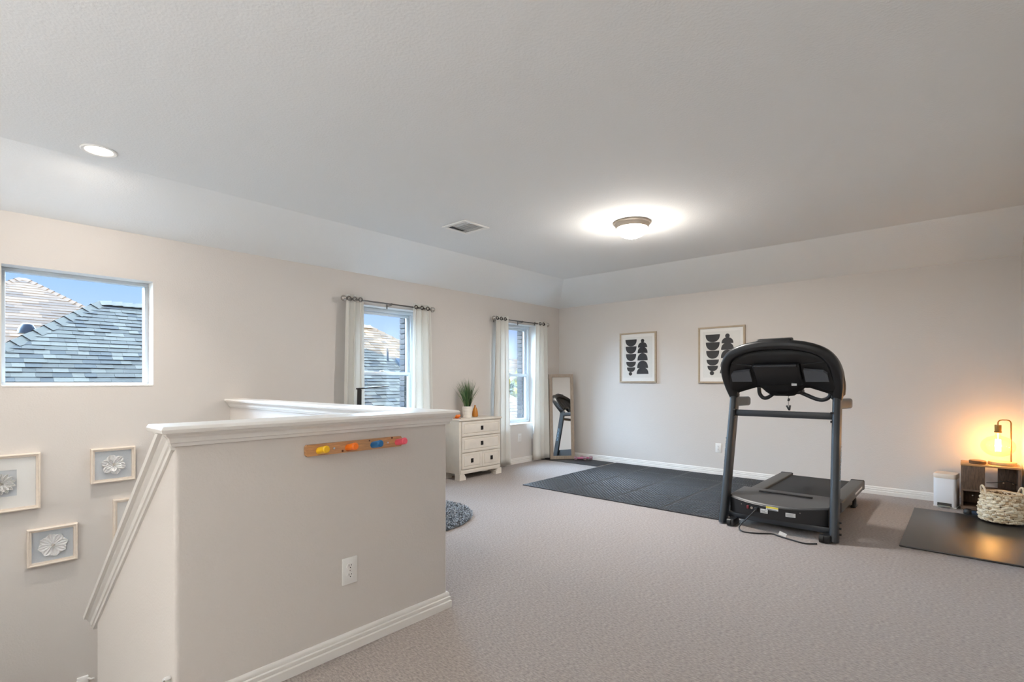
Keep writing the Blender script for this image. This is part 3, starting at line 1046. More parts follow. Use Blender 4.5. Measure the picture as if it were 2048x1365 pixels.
M_GMAT = mat('gloss_black_mat', (28, 25, 23), 0.34, spec=1.0, bump=(90, 0.30, 0.002, (0.25, 2.6, 1)))
t = thing('exercise_mat', 'smooth glossy black exercise mat on the carpet by the woven basket', 'floor mat', (0.006, 5.57, 0))
b = B()
b.box((-0.378, -0.76, 0.001), (0.378, 0.76, 0.014), 0.005, 3)
build('mat_sheet', b, M_GMAT, t)

# shaggy round rug
t = thing('shag_rug', 'round grey shag rug peeking out behind the near half wall', 'rug', (-3.87, 2.82, 0))
M_RUG = [mat('rug_grey_%d' % i, c, 0.95, spec=0.05) for i, c in enumerate(((140, 144, 148), (164, 168, 172), (116, 120, 124)))]
b = B(); b.lathe([(0.001, 0.001), (0.645, 0.001), (0.65, 0.006), (0.645, 0.012), (0.001, 0.012)], n=48)
build('backing', b, M_RUG[2], t)
b = B()
for i in range(9000):
    r_ = 0.655 * math.sqrt(rnd.random())
    a = rnd.random() * 2 * PI
    p = Vector((r_ * math.cos(a), r_ * math.sin(a), 0.010))
    d = Vector((rnd.gauss(0, 0.5) + 0.35 * math.cos(a) * r_, rnd.gauss(0, 0.5) + 0.35 * math.sin(a) * r_, 0.9)).normalized()
    s = Vector((-d.y, d.x, 0.1)).normalized() * 0.0045
    m_ = p + d * 0.018
    tip = p + d * 0.024 + Vector((d.x, d.y, -0.1)) * 0.016
    b.mi = rnd.randrange(3)
    b.face([p - s, p + s, m_ + s * 1.2, m_ - s * 1.2])
    b.face([m_ - s * 1.2, m_ + s * 1.2, tip])
build('pile', b, M_RUG, t, 0, kind='stuff')

# ------------------------------------------------------------------ dresser and what stands on it
M_DRES = mat('chalky_white_paint', (222, 214, 202), 0.55, vary=(9, 0.05), bump=(60, 0.08, 0.001))
M_IRON = mat('black_iron', (24, 22, 21), 0.45, metal=0.3)
t = thing('dresser', 'white painted three-tier dresser with square black pulls below the grass plant', 'dresser', (-4.88, 4.695, 0))
DX, DY = 0.165, 0.375
b = B(); b.box((-DX, -DY, 0.075), (DX, DY, 0.742), 0.004)
build('body', b, M_DRES, t)
b = B(); b.box((-DX - 0.004, -DY - 0.014, 0.742), (DX + 0.020, DY + 0.014, 0.766), 0.006)
build('top', b, M_DRES, t)
b = B(); b.box((DX, -DY + 0.01, 0.075), (DX + 0.012, DY - 0.01, 0.125), 0.004)
build('plinth_rail', b, M_DRES, t)
for sx_ in (-1, 1):
    for sy in (-1, 1):
        b = B()
        x0 = DX - 0.075 if sx_ > 0 else -DX
        pts = [(0, 0.0), (0.105, 0.0), (0.105, 0.040), (0.090, 0.050), (0.090, 0.062), (0.07, 0.078), (0, 0.078)]
        if sy < 0:
            poly = [(-DY - 0.006 + a, z) for a, z in pts]
        else:
            poly = [(DY + 0.006 - a, z) for a, z in pts][::-1]
        b.prism(poly, x0, x0 + 0.085 + (0.006 if sx_ > 0 else 0), 'x')
        build('foot', b, M_DRES, t, 0)
def raised_panel(b, y0, y1, z0, z1):
    st = [(DX + 0.006, 0), (DX + 0.013, 0.0), (DX + 0.014, 0.002), (DX + 0.014, 0.026), (DX + 0.009, 0.029), (DX + 0.009, 0.035), (DX + 0.016, 0.040), (DX + 0.017, 0.046)]
    rr = [[(x, y0 + o, z0 + o), (x, y1 - o, z0 + o), (x, y1 - o, z1 - o), (x, y0 + o, z1 - o)] for x, o in st]
    b.rings(rr)
def pull(o, y, z):
    b = B()
    b.box((DX + 0.015, y - 0.022, z - 0.027), (DX + 0.022, y + 0.022, z + 0.027), 0.003)
    b.tube([(DX + 0.024 + 0.006 * math.sin(q) ** 2, y + 0.012 * math.cos(q), z - 0.004 + 0.013 * math.sin(q)) for q in [2 * PI * i / 14 for i in range(14)]], 0.0028, 6, up=(1, 0, 0), closed=True)
    b.cyl((DX + 0.02, y, z + 0.012), (DX + 0.03, y, z + 0.012), 0.005, n=8)
    build('pull', b, M_IRON, o)
for z0, z1 in ((0.548, 0.730), (0.345, 0.538)):
    b = B(); raised_panel(b, -DY + 0.035, DY - 0.02, z0, z1)
    o = build('drawer', b, M_DRES, t, 20)
    pull(o, 0.01, (z0 + z1) / 2)
b = B()
b.box((DX, -DY + 0.035, 0.133), (DX + 0.010, DY - 0.02, 0.335), 0.003)
raised_panel(b, -DY + 0.035, -0.002, 0.133, 0.335)
raised_panel(b, 0.022, DY - 0.02, 0.133, 0.335)
o = build('drawer', b, M_DRES, t, 20)
pull(o, -0.168, 0.234)
pull(o, 0.188, 0.234)
b = B(); b.cyl((DX - 0.0, DY * 0.52, 0.765), (DX - 0.0, DY * 0.52, 0.7663), 0.008, n=8)
build('paint_chip', b, M_IRON, t)

TZ = 0.766
t = thing('potted_grass', 'tall green grass plant in a ribbed white pot on the dresser', 'plant', (-4.88, 4.615, TZ))
b = B()
prof = [(0.001, 0), (0.054, 0)]
for i in range(9):
    z = 0.004 + i * 0.0155
    prof += [(0.055 + 0.0012 * i, z), (0.0575 + 0.0012 * i, z + 0.005), (0.0575 + 0.0012 * i, z + 0.011), (0.055 + 0.0012 * i, z + 0.015)]
prof += [(0.062, 0.148), (0.056, 0.148), (0.054, 0.12), (0.001, 0.12)]
b.lathe(prof, n=32)
build('pot', b, mat('pot_glaze', (234, 228, 218), 0.5), t)
b = B()
for i in range(230):
    a = rnd.random() * 2 * PI
    sp = abs(rnd.gauss(0, 0.45))
    sp = min(sp, 1.0)
    r0_ = 0.035 * rnd.random()
    h = (0.40 - 0.10 * sp) * rnd.uniform(0.68, 1.05)
    lean = 0.04 + 0.14 * sp
    pts = []
    for k in range(6):
        u = k / 5
        pts.append(Vector((math.cos(a) * (r0_ + lean * u ** 1.4), math.sin(a) * (r0_ + lean * u ** 1.4), 0.118 + h * u)))
    sd = Vector((-math.sin(a + 0.6), math.cos(a + 0.6), 0))
    b.mi = rnd.randrange(3)
    pv = None
    for k, p in enumerate(pts):
        hw = 0.0032 * (1 - (k / 5) ** 2 * 0.92)
        cv = (b.bm.verts.new(p - sd * hw), b.bm.verts.new(p + sd * hw))
        if pv:
            b.bm.faces.new((pv[0], pv[1], cv[1], cv[0])).material_index = b.mi
        pv = cv
build('grass_blades', b, [mat('grass_%d' % i, c, 0.5) for i, c in enumerate(((44, 78, 40), (70, 104, 58), (122, 142, 96)))], t, 0, kind='stuff')

t = thing('glass_pumpkin', 'small orange glass pumpkin on the left of the dresser top', 'ornament', (-4.85, 4.405, TZ))
b = B()
rr = []
for k in range(11):
    ph = PI * k / 10
    rad, z = max(0.0008, 0.043 * math.sin(ph)), 0.034 - 0.031 * math.cos(ph)
    rr.append([(rad * (1 + 0.10 * abs(math.cos(4 * (2 * PI * i / 40)))) * math.cos(2 * PI * i / 40), rad * (1 + 0.10 * abs(math.cos(4 * (2 * PI * i / 40)))) * math.sin(2 * PI * i / 40), z + 0.003) for i in range(40)])
b.rings(rr)
build('body', b, mat('orange_glass', (232, 118, 30), 0.15, coat=0.6), t, 60)
b = B(); b.tube([(0, 0, 0.062), (0.004, 0, 0.074), (0.012, 0, 0.082)], 0.005, 8, scale=[1.3, 1, 0.8])
build('stem', b, mat('stem_tan', (190, 150, 96), 0.6), t)
b = B(); b.lathe([(0.001, 0), (0.05, 0), (0.054, 0.004), (0.001, 0.004)], n=24)
build('saucer', b, MATS['orange_glass'], t)
t = thing('amber_vase', 'amber bottle-shaped vase behind the grass pot on the dresser', 'vase', (-4.925, 4.80, TZ))
b = B()
b.lathe([(0.001, 0), (0.034, 0), (0.041, 0.012), (0.042, 0.035), (0.036, 0.075), (0.024, 0.112), (0.013, 0.132), (0.011, 0.150), (0.014, 0.155), (0.009, 0.155), (0.009, 0.14), (0.001, 0.14)], n=28)
build('vessel', b, mat('amber_glaze', (196, 124, 32), 0.25, coat=0.4), t, 60)
t = thing('dried_corn', 'bundle of pale straw husks lying at the left end of the dresser', 'ornament', (-4.90, 4.345, TZ))
for k, (dy, c) in enumerate(((-0.010, (206, 182, 110)), (0.012, (224, 206, 158)))):
    b = B(); b.tube([(-0.05, dy - 0.006, 0.012), (0, dy, 0.017), (0.045, dy + 0.004, 0.024), (0.07, dy + 0.006, 0.036)], 0.013, 8, scale=[0.5, 1, 0.9, 0.2])
    build('husk', b, mat('husk_%d' % k, c, 0.8, vary=(40, 0.15)), t)

# desk with its lamp behind the half walls
M_DESK = mat('desk_white', (228, 224, 218), 0.45)
t = thing('desk', 'white desk under the window, hidden behind the half walls', 'desk', (-4.71, 3.15, 0))
b = B(); b.box((-0.17, -0.62, 0.705), (0.17, 0.62, 0.735), 0.004)
build('desktop', b, M_DESK, t)
for x in (-0.145, 0.145):
    for y in (-0.58, 0.58):
        b = B(); b.box((x - 0.022, y - 0.022, 0), (x + 0.022, y + 0.022, 0.705), 0.003)
        build('leg', b, M_DESK, t)
t = thing('desk_lamp', 'black folding desk lamp with slim bar head in front of the window', 'lamp', (-4.70, 2.90, 0.735))
b = B(); b.box((-0.06, -0.09, 0), (0.06, 0.09, 0.016), 0.006)
build('base', b, M_BLACK, t)
b = B(); b.prism([(-0.024, 0.012), (0.024, 0.012), (0.030, 0.425), (-0.010, 0.425)], -0.010, 0.010, 'x')
build('stem', b, M_BLACK, t, 0)
b = B(); b.cyl((-0.013, 0.004, 0.425), (0.013, 0.004, 0.425), 0.016, n=16)
build('hinge', b, M_BLACK, t)
b = B(); b.prism([(-0.018, 0.425), (0.36, 0.452), (0.362, 0.462), (-0.014, 0.440)], -0.022, 0.022, 'x')
build('head_bar', b, M_BLACK, t, 0)

# ------------------------------------------------------------------ leaning mirror
M_GREYW = mat('weathered_wood', (160, 144, 128), 0.6, vary=(26, 0.18, (6, 6, 0.7)), bump=(60, 0.2, 0.001, (4, 4, 0.4)))
mm_ = bpy.data.materials.new('mirror_silver')
mm_.use_nodes = True
q = mm_.node_tree.nodes['Principled BSDF']
q.inputs['Base Color'].default_value = (0.86, 0.87, 0.86, 1)
q.inputs['Metallic'].default_value = 1
q.inputs['Roughness'].default_value = 0.01
mrot = Matrix.Rotation(R(48.6), 3, 'Z') @ Matrix.Rotation(R(-4.7), 3, 'X')
t = thing('leaning_mirror', 'tall mirror in a weathered wood frame leaning across the corner', 'mirror', (-4.745, 6.545, 0.0135), rot=mrot.to_euler())
MW, MH, FW = 0.196, 1.345, 0.052      # local: x along mirror, -y is the front, z up
b = B()
st = [(0.030, 0), (-0.002, 0), (-0.004, 0.003), (-0.004, FW - 0.008), (0.004, FW), (0.012, FW)]
b.rings([[(-MW + o, y, o), (MW - o, y, o), (MW - o, y, MH - o), (-MW + o, y, MH - o)] for y, o in st], caps=False)
b.face([(-MW, 0.030, 0), (-MW, 0.030, MH), (MW, 0.030, MH), (MW, 0.030, 0)])
build('frame', b, M_GREYW, t, 20)
b = B(); b.box((-MW + FW - 0.003, 0.006, FW - 0.003), (MW - FW + 0.003, 0.010, MH - FW + 0.003))
build('mirror_glass', b, mm_, t, 0)

M_PINK = mat('pink_vinyl', (190, 104, 138), 0.5)
M_MAUVE = mat('mauve_vinyl', (158, 126, 136), 0.5)
def dumbbell(lab, loc, rz, z):
    t = thing('dumbbell', lab, 'dumbbell', loc, rz, 'pink dumbbells by the mirror')
    b = B(); b.tube([(-0.05, 0, z), (-0.02, 0, z), (0.02, 0, z), (0.05, 0, z)], 0.014, 12, scale=[0.8, 1.05, 1.05, 0.8])
    build('grip', b, M_PINK, t)
    for s in (-1, 1):
        b = B(); b.cyl((s * 0.045, 0, z), (s * 0.062, 0, z), 0.022, 0.033, 6); b.cyl((s * 0.062, 0, z), (s * 0.088, 0, z), 0.033, 0.033, 6); b.cyl((s * 0.088, 0, z), (s * 0.096, 0, z), 0.033, 0.022, 6)
        build('head', b, M_MAUVE, t, 20)
dumbbell('pink dumbbell with mauve hex heads, in front at the foot of the mirror', (-4.49, 6.66, 0.0), R(35), 0.0405)
dumbbell('pink dumbbell with mauve hex heads, behind the other, nearer the back wall', (-4.44, 6.76, 0.0), R(20), 0.0405)

# ------------------------------------------------------------------ treadmill
t = thing('treadmill', 'large black and slate treadmill seen from its front end', 'treadmill', (-1.175, 4.60, 0))
M_SLATE = mat('slate_paint', (35, 40, 45), 0.38, spec=0.6)
M_CONS = mat('console_black', (19, 20, 22), 0.38, spec=0.5, bump=(260, 0.08, 0.001))
M_PANEL = mat('console_panel', (8, 8, 9), 0.55)
M_GREYP = mat('grey_speaker_mesh', (84, 86, 90), 0.7, bump=(400, 0.3, 0.001))
M_DECK = mat('deck_grey', (78, 76, 74), 0.5, bump=(200, 0.1, 0.001))
M_BELT = mat('running_belt', (30, 29, 29), 0.7, bump=(300, 0.4, 0.001))
M_STICK = mat('sticker_white', (228, 228, 226), 0.5)
def rrect(a, b_, r_, n=4):
    pts = []
    for cx_, cy_, a0 in ((a - r_, b_ - r_, 0), (-a + r_, b_ - r_, PI / 2), (-a + r_, -b_ + r_, PI), (a - r_, -b_ + r_, 1.5 * PI)):
        pts += arc(cx_, cy_, r_, a0, a0 + PI / 2, n)
    return pts
def text_part(body, size, parent, M4, m, name='lettering', depth=0.0006):
    cu = bpy.data.curves.new('lettering', 'FONT')
    cu.body = body
    cu.size = size
    cu.align_x = 'CENTER'
    cu.align_y = 'CENTER'
    cu.extrude = depth
    cu.resolution_u = 3
    ob = bpy.data.objects.new('tmp_text', cu)
    COL.objects.link(ob)
    bpy.context.view_layer.update()
    me = bpy.data.meshes.new_from_object(ob)
    bpy.data.objects.remove(ob)
    bpy.data.curves.remove(cu)
    me.transform(M4)
    me.materials.clear()
    me.materials.append(m)
    o = bpy.data.objects.new(name, me)
    COL.objects.link(o)
    o.parent = parent
    return o
M_LOGO = mat('logo_blue_grey', (128, 160, 182), 0.5)
for s in (-1, 1):
    b = B()
    b.sweep([(s * 0.418, 0.0, 0.002), (s * 0.413, 0.06, 0.27), (s * 0.403, 0.20, 0.90), (s * 0.400, 0.25, 1.135)], rrect(0.029, 0.060, 0.026, 5), up=(0, 1, 0))
    up = build('upright', b, M_SLATE, t, 50)
    ax = Vector((0, 0.19, 0.88)).normalized()
    xx = ax
    zz = Vector((s, 0, 0.016)).normalized()
    yy = zz.cross(xx)
    M4 = Matrix((xx, yy, zz)).transposed().to_4x4()
    M4.translation = Vector((s * 0.4425, 0.122, 0.60))
    M4 = M4.copy()
    text_part('HORIZON', 0.062, up, M4, M_LOGO)
    # stubby handrail running back from the upright
    b = B()
    b.sweep([(s * 0.402, 0.225, 1.055), (s * 0.406, 0.32, 1.06), (s * 0.415, 0.55, 1.055), (s * 0.418, 0.66, 1.053), (s * 0.418, 0.685, 1.053)], rrect(0.027, 0.044, 0.02, 4), up=(0, 0, 1), scale=[1, 1, 1, 1, 0.82])
    build('handrail', b, M_SLATE, t, 50)
    b = B()
    for z in (0.92, 0.99):
        b.cyl((s * 0.385, 0.16, z), (s * 0.366, 0.16, z), 0.009, n=8)
    build('bolt', b, M_BLACK, t)
    b = B()
    b.box((s * 0.385 - 0.04, -0.085, 0.004), (s * 0.385 + 0.02, 0.07, 0.062), 0.008) if s > 0 else b.box((-0.425 + 0.06, -0.085, 0.004), (-0.305, 0.07, 0.062), 0.008)
    build('foot_block', b, M_BLACK, t)
    b = B()
    b.cyl((s * 0.345 - 0.014, -0.065, 0.033), (s * 0.345 + 0.014, -0.065, 0.033), 0.032, n=18)
    build('transport_wheel', b, M_BLACK, t)
b = B()
b.box((-0.385, 0.182, 0.935), (0.388, 0.222, 0.990), 0.006)
build('crossbar', b, M_SLATE, t)
# console hood: a thick arch tilted toward the front
half = [(0.402, 0.25, 1.125), (0.418, 0.185, 1.215), (0.420, 0.11, 1.315), (0.396, 0.045, 1.405), (0.340, 0.00, 1.472), (0.245, -0.03, 1.515), (0.12, -0.045, 1.538)]
path = [(-x, y, z) for x, y, z in half] + [(0, -0.048, 1.543)] + half[::-1]
path = spline(path, 4)
b = B()
pr = rrect(0.040, 0.062, 0.030, 4)
b.sweep(path, pr, up=(0, -0.68, 0.0001))
hood_o = build('console_hood', b, M_CONS, t, 60)
# recessed back panel below the arch
top = [Vector(p) for p in path]
N_ = len(top)
bot = []
for i, p in enumerate(top):
    x = p.x * 0.90
    ax_ = abs(x) / 0.38
    z = 1.155 + 0.075 * min(1, max(0, (ax_ - 0.20) / 0.20)) - 0.13 * max(0, ax_ - 0.58)
    bot.append(Vector((x, 0.275 - 0.05 * ax_, z)))
b = B()
g = []
for k in range(7):
    v = k / 6
    row = []
    for i in range(2, N_ - 2):
        a = top[i] + Vector((0, 0.035, -0.01))
        p = a.lerp(bot[i], v) + Vector((0, -0.028, -0.028)) * math.sin(PI * v) * 0.7
        row.append(b.bm.verts.new(p))
    g.append(row)
for k in range(6):
    for i in range(len(g[0]) - 1):
        b.bm.faces.new((g[k][i], g[k][i + 1], g[k + 1][i + 1], g[k + 1][i]))
o = build('console_panel', b, M_PANEL, t, 60)
md = o.modifiers.new('thickness', 'SOLIDIFY'); md.thickness = 0.05; md.offset = -1.0
TH = R(42)
b = B(); b.obox((0.0, 0.075, 1.305), (0.36, 0.05, 0.225), (TH, 0, 0), 0.018, 3)
build('console_back_box', b, M_CONS, t, 40)
b = B(); b.obox((0.0, -0.012, 1.372), (0.33, 0.022, 0.026), (TH, 0, 0), 0.009, 3)
build('console_ridge', b, mat('console_ridge', (48, 49, 52), 0.35), t, 40)
for s in (-1, 1):
    Mx = Matrix.Translation((s * 0.290, 0.052, 1.288)) @ Euler((TH, 0, 0)).to_matrix().to_4x4()
    b = B()
    poly = [(-0.085 * s, -0.058), (0.080 * s, -0.058), (0.076 * s, 0.020), (0.050 * s, 0.048), (-0.085 * s, 0.066)]
    lo = [Mx @ Vector((x, -0.006, z)) for x, z in poly]
    hi = [Mx @ Vector((x, 0.02, z)) for x, z in poly]
    b.rings([lo, hi])
    build('speaker_grille', b, M_GREYP, t, 0)
    b = B(); b.obox((s * 0.27, 0.012, 1.392), (0.17, 0.012, 0.006), (TH, R(-8 * s), 0))
    build('panel_seam', b, MATS['console_ridge'], t, 0)
    b = B()
    b.box((s * 0.255 - 0.10, 0.195, 1.215), (s * 0.255 + 0.10, 0.28, 1.236), 0.008)
    build('console_tray', b, M_CONS, t)
b = B(); b.obox((0.008, -0.050, 1.574), (0.265, 0.085, 0.044), (R(10), 0, 0), 0.015, 3)
build('console_top_lip', b, M_CONS, t, 40)
b = B(); b.obox((0.115, 0.115, 1.22), (0.038, 0.012, 0.020), (TH, 0, R(8)))
build('sticker', b, M_STICK, t, 0)
b = B()
b.box((-0.12, 0.22, 1.135), (0.15, 0.33, 1.185), 0.02, 3)
b.cyl((0.0, 0.2, 1.195), (0.0, 0.24, 1.195), 0.035, n=16)
build('console_mast_cover', b, M_CONS, t, 40)
for pts in ([(-0.03, 0.30, 1.180), (-0.08, 0.31, 1.145), (-0.145, 0.33, 1.100), (-0.185, 0.335, 1.098), (-0.212, 0.33, 1.135), (-0.212, 0.31, 1.19)],
            [(0.07, 0.30, 1.170), (0.14, 0.31, 1.140), (0.235, 0.33, 1.095), (0.29, 0.335, 1.090), (0.335, 0.33, 1.125), (0.335, 0.31, 1.19)]):
    b = B(); b.tube(spline(pts, 5), 0.0165, 10)
    build('pulse_handle', b, M_SLATE, t, 60)
b = B()
b.tube([(0.045, 0.24, 1.14), (0.043, 0.235, 1.10), (0.045, 0.235, 1.03)], 0.0018, 6)
b.tube(spline([(-0.06, 0.22, 1.17), (-0.03, 0.21, 1.135), (0.03, 0.21, 1.135), (0.06, 0.22, 1.17)], 4), 0.002, 6)
build('key_cord', b, M_BLACK, t)
b = B()
b.obox((0.047, 0.235, 1.088), (0.018, 0.010, 0.024), (0, R(15), 0), 0.003)
b.obox((0.040, 0.235, 1.018), (0.014, 0.012, 0.045), (0, R(-28), 0), 0.003)
b.obox((0.054, 0.235, 1.018), (0.014, 0.012, 0.045), (0, R(8), 0), 0.003)
build('safety_clip', b, M_BLACK, t)
# motor hood
b = B()
rr = []
for i in range(21):
    x = -0.375 + 0.75 * i / 20
    k = 1 - (x / 0.375) ** 2
    yf = 0.045 - 0.085 * k ** 0.8
    zt = 0.252 - 0.026 * k
    rr.append([(x, yf + 0.02, 0.112), (x, yf, 0.13), (x, yf - 0.002, zt - 0.052), (x, yf + 0.0, zt - 0.012), (x, yf + 0.012, zt - 0.002), (x, 0.10, 0.252 - 0.012 * k), (x, 0.42, 0.262), (x, 0.56, 0.232), (x, 0.58, 0.17), (x, 0.58, 0.112)])
b.rings(rr)
build('motor_hood', b, mat('hood_grey', (66, 66, 67), 0.42, bump=(200, 0.08, 0.001)), t, 30)
b = B()
rr = []
for i in range(21):
    x = -0.372 + 0.744 * i / 20
    k = 1 - (x / 0.375) ** 2
    yf = 0.045 - 0.085 * k ** 0.8 - 0.006
    zt = 0.246 - 0.028 * k
    rr.append([(x, yf, 0.108), (x, yf - 0.001, zt - 0.012), (x, yf + 0.004, zt - 0.008), (x, yf + 0.018, zt - 0.008), (x, yf + 0.018, 0.108)])
b.rings(rr)
build('hood_front_cover', b, M_CONS, t, 30)
b = B()
rr = []
for i in range(15):
    x = -0.21 + 0.42 * i / 14
    rr.append([(x, 0.30, 0.2575), (x, 0.30, 0.2625), (x, 0.325, 0.2635), (x, 0.325, 0.2575)])
b.rings(rr)
build('hood_groove', b, M_PANEL, t, 0)
# deck
b = B(); b.box((-0.275, 0.52, 0.165), (0.275, 1.76, 0.196), 0.012, 3)
build('running_belt', b, M_BELT, t)
for s in (-1, 1):
    b = B()
    x0, x1 = (0.275, 0.392) if s > 0 else (-0.392, -0.275)
    b.box((x0, 0.50, 0.125), (x1, 1.775, 0.212), 0.010, 3)
    sr = build('side_rail', b, M_DECK, t)
    b = B()
    b.box((x0 - 0.002, 1.765, 0.118), (x1 + 0.002, 1.80, 0.216), 0.010, 3)
    build('end_cap', b, M_BLACK, sr)
    b = B(); b.box((x1 - 0.006 if s > 0 else x0 - 0.003, 1.20, 0.160), (x1 + 0.003 if s > 0 else x0 + 0.006, 1.62, 0.178), 0.001)
    build('side_stripe', b, MATS['sticker_white'], sr)
    b = B()
    b.sweep([(s * 0.35, 1.42, 0.13), (s * 0.352, 1.45, 0.06), (s * 0.352, 1.44, 0.012)], rrect(0.016, 0.026, 0.01, 3), up=(0, 1, 0))
    b.box((s * 0.352 - 0.022, 1.36, 0.001), (s * 0.352 + 0.022, 1.50, 0.020), 0.006)
    build('rear_leg', b, M_BLACK, t, 40)
b = B(); b.cyl((-0.27, 1.76, 0.165), (0.27, 1.76, 0.165), 0.028, n=16)
build('roller', b, M_BLACK, t)
b = B()
b.box((-0.385, 0.03, 0.050), (0.385, 0.085, 0.100), 0.006)
for x in (-0.33, 0.28):
    b.box((x, 0.08, 0.04), (x + 0.05, 1.35, 0.085), 0.004)
b.box((-0.33, 0.50, 0.095), (0.33, 0.55, 0.125), 0.004)
b.box((-0.33, 0.9, 0.085), (0.33, 0.95, 0.125), 0.004)
build('base_frame', b, M_DARKMETAL, t)
def fy(x):
    return 0.045 - 0.085 * (1 - (x / 0.375) ** 2) ** 0.8 - 0.006
def sticker(name, x0, x1, z0, z1, m):
    b = B()
    ya, yb = fy(x0) - 0.0025, fy(x1) - 0.0025
    b.rings([[(x0, ya, z0), (x0, ya, z1), (x0, ya + 0.004, z1), (x0, ya + 0.004, z0)], [(x1, yb, z0), (x1, yb, z1), (x1, yb + 0.004, z1), (x1, yb + 0.004, z0)]])
    return build(name, b, m, t, 0)
sp_ = sticker('switch_panel', -0.225, -0.112, 0.150, 0.205, M_PANEL)
b = B(); b.obox((-0.205, fy(-0.205) - 0.006, 0.178), (0.018, 0.012, 0.028), (0, 0, R(-12)), 0.003)
build('power_switch', b, mat('switch_red', (120, 32, 38), 0.4), sp_)
b = B(); b.cyl((-0.172, fy(-0.172) + 0.004, 0.178), (-0.172, fy(-0.172) - 0.010, 0.178), 0.011, n=14)
build('breaker_button', b, M_CHROME, sp_)
b = B(); b.obox((-0.135, fy(-0.135) - 0.012, 0.176), (0.03, 0.03, 0.022), (0, 0, R(-10)), 0.004)
build('cord_plug', b, M_BLACK, sp_)
M_YEL = mat('sticker_yellow', (226, 206, 70), 0.5)
M_TXT = mat('label_print', (70, 72, 78), 0.6)
def label(x0, x1, z0, z1, band=None, rows=3):
    so = sticker('sticker', x0, x1, z0, z1, M_STICK)
    if band:
        b = B()
        h = (z1 - z0) * 0.5
        ya, yb = fy(x0) - 0.0032, fy(x1) - 0.0032
        b.rings([[(x0, ya, z1 - h), (x0, ya, z1), (x0, ya + 0.001, z1), (x0, ya + 0.001, z1 - h)], [(x1, yb, z1 - h), (x1, yb, z1), (x1, yb + 0.001, z1), (x1, yb + 0.001, z1 - h)]])
        build('warning_band', b, band, so, 0)
    b = B()
    for i in range(rows):
        z = z0 + (z1 - z0) * (0.18 + 0.24 * i) * (0.5 if band else 1)
        xa, xb_ = x0 + 0.006, x1 - 0.006 - 0.012 * (i % 2)
        ya, yb = fy(xa) - 0.0034, fy(xb_) - 0.0034
        b.rings([[(xa, ya, z), (xa, ya, z + 0.0022), (xa, ya + 0.001, z + 0.0022), (xa, ya + 0.001, z)], [(xb_, yb, z), (xb_, yb, z + 0.0022), (xb_, yb + 0.001, z + 0.0022), (xb_, yb + 0.001, z)]])
    build('fine_print', b, M_TXT, so, 0)
label(-0.102, -0.045, 0.150, 0.184)
label(-0.058, 0.035, 0.183, 0.212, M_YEL, 2)
label(0.088, 0.158, 0.150, 0.182)
b = B()
for x in (-0.262, 0.19):
    b.cyl((x, fy(x), 0.192), (x, fy(x) - 0.004, 0.192), 0.004, n=8)
build('screws', b, M_CHROME, t)
b = B()
b.tube(spline([(-0.135, -0.06, 0.172), (-0.17, -0.10, 0.12), (-0.24, -0.13, 0.03), (-0.20, -0.19, 0.008), (-0.10, -0.17, 0.007), (0.0, -0.10, 0.007), (0.06, -0.13, 0.007), (0.16, -0.17, 0.007), (0.26, -0.20, 0.007), (0.33, -0.15, 0.007)], 6), 0.0055, 8)
build('power_cord', b, M_BLACK, t, 60)
b = B(); b.obox((0.085, -0.12, 0.024), (0.055, 0.004, 0.030), (R(-25), R(20), R(10)), 0.001)
build('cord_tag', b, M_STICK, t, 0)
b = B()
for z in (0.06, 0.105, 0.15):
    b.cyl((0.438, 0.03, z), (0.462, 0.03, z), 0.008, n=8)
build('bolt_heads', b, M_BLACK, t)

# ------------------------------------------------------------------ lamp corner
M_RUST = mat('rustic_wood', (98, 76, 58), 0.65, vary=(16, 0.35, (1.5, 6, 6)), bump=(50, 0.3, 0.002, (1, 6, 6)))
M_RUSTV = mat('rustic_wood_panel', (92, 72, 56), 0.65, vary=(16, 0.40, (7, 6, 1.2)), bump=(50, 0.3, 0.002, (6, 6, 1)))
M_TOPW = mat('shelf_top_wood', (176, 136, 90), 0.5, vary=(18, 0.2, (1.2, 7, 7)))
t = thing('crate_shelf', 'low rustic dark wood open shelf under the glowing bulb lamp', 'shelf', (0.174, 6.665, 0))
b = B(); b.box((-0.208, -0.145, 0.438), (0.208, 0.145, 0.456), 0.003)
build('top_board', b, M_TOPW, t)
for z0, z1 in ((0.196, 0.214), (0.018, 0.048)):
    b = B(); b.box((-0.205, -0.14, z0), (0.205, 0.14, z1), 0.003)
    build('shelf_board', b, M_RUST, t)
b = B(); b.box((-0.205, -0.14, 0.214), (-0.035, -0.122, 0.438), 0.002)
build('front_panel', b, M_RUSTV, t)
b = B(); b.box((0.06, 0.118, 0.214), (0.205, 0.138, 0.438), 0.002)
build('back_panel', b, M_RUSTV, t)
b = B(); b.box((-0.205, 0.118, 0.048), (0.205, 0.138, 0.196), 0.002)
build('back_panel', b, M_RUSTV, t)
for x in (-0.205, 0.187):
    b = B(); b.box((x, -0.12, 0.048), (x + 0.018, 0.118, 0.196), 0.002)
    build('side_panel', b, M_RUSTV, t)
b = B(); b.box((0.187, -0.14, 0.214), (0.205, 0.118, 0.438), 0.002)
build('side_panel', b, M_RUSTV, t)
for x in (-0.17, 0.17):
    b = B(); b.box((x - 0.02, -0.12, 0.001), (x + 0.02, 0.12, 0.018), 0.002)
    build('foot', b, M_RUST, t)
b = B()
for x, z in ((0.10, 0.27), (0.165, 0.27)):
    b.cyl((x, 0.118, z), (x, 0.112, z), 0.007, n=10)
for x, z in ((-0.12, 0.12), (-0.05, 0.12)):
    b.cyl((x, 0.118, z), (x, 0.112, z), 0.006, n=10)
build('screw_caps', b, M_CHROME, t)
b = B()
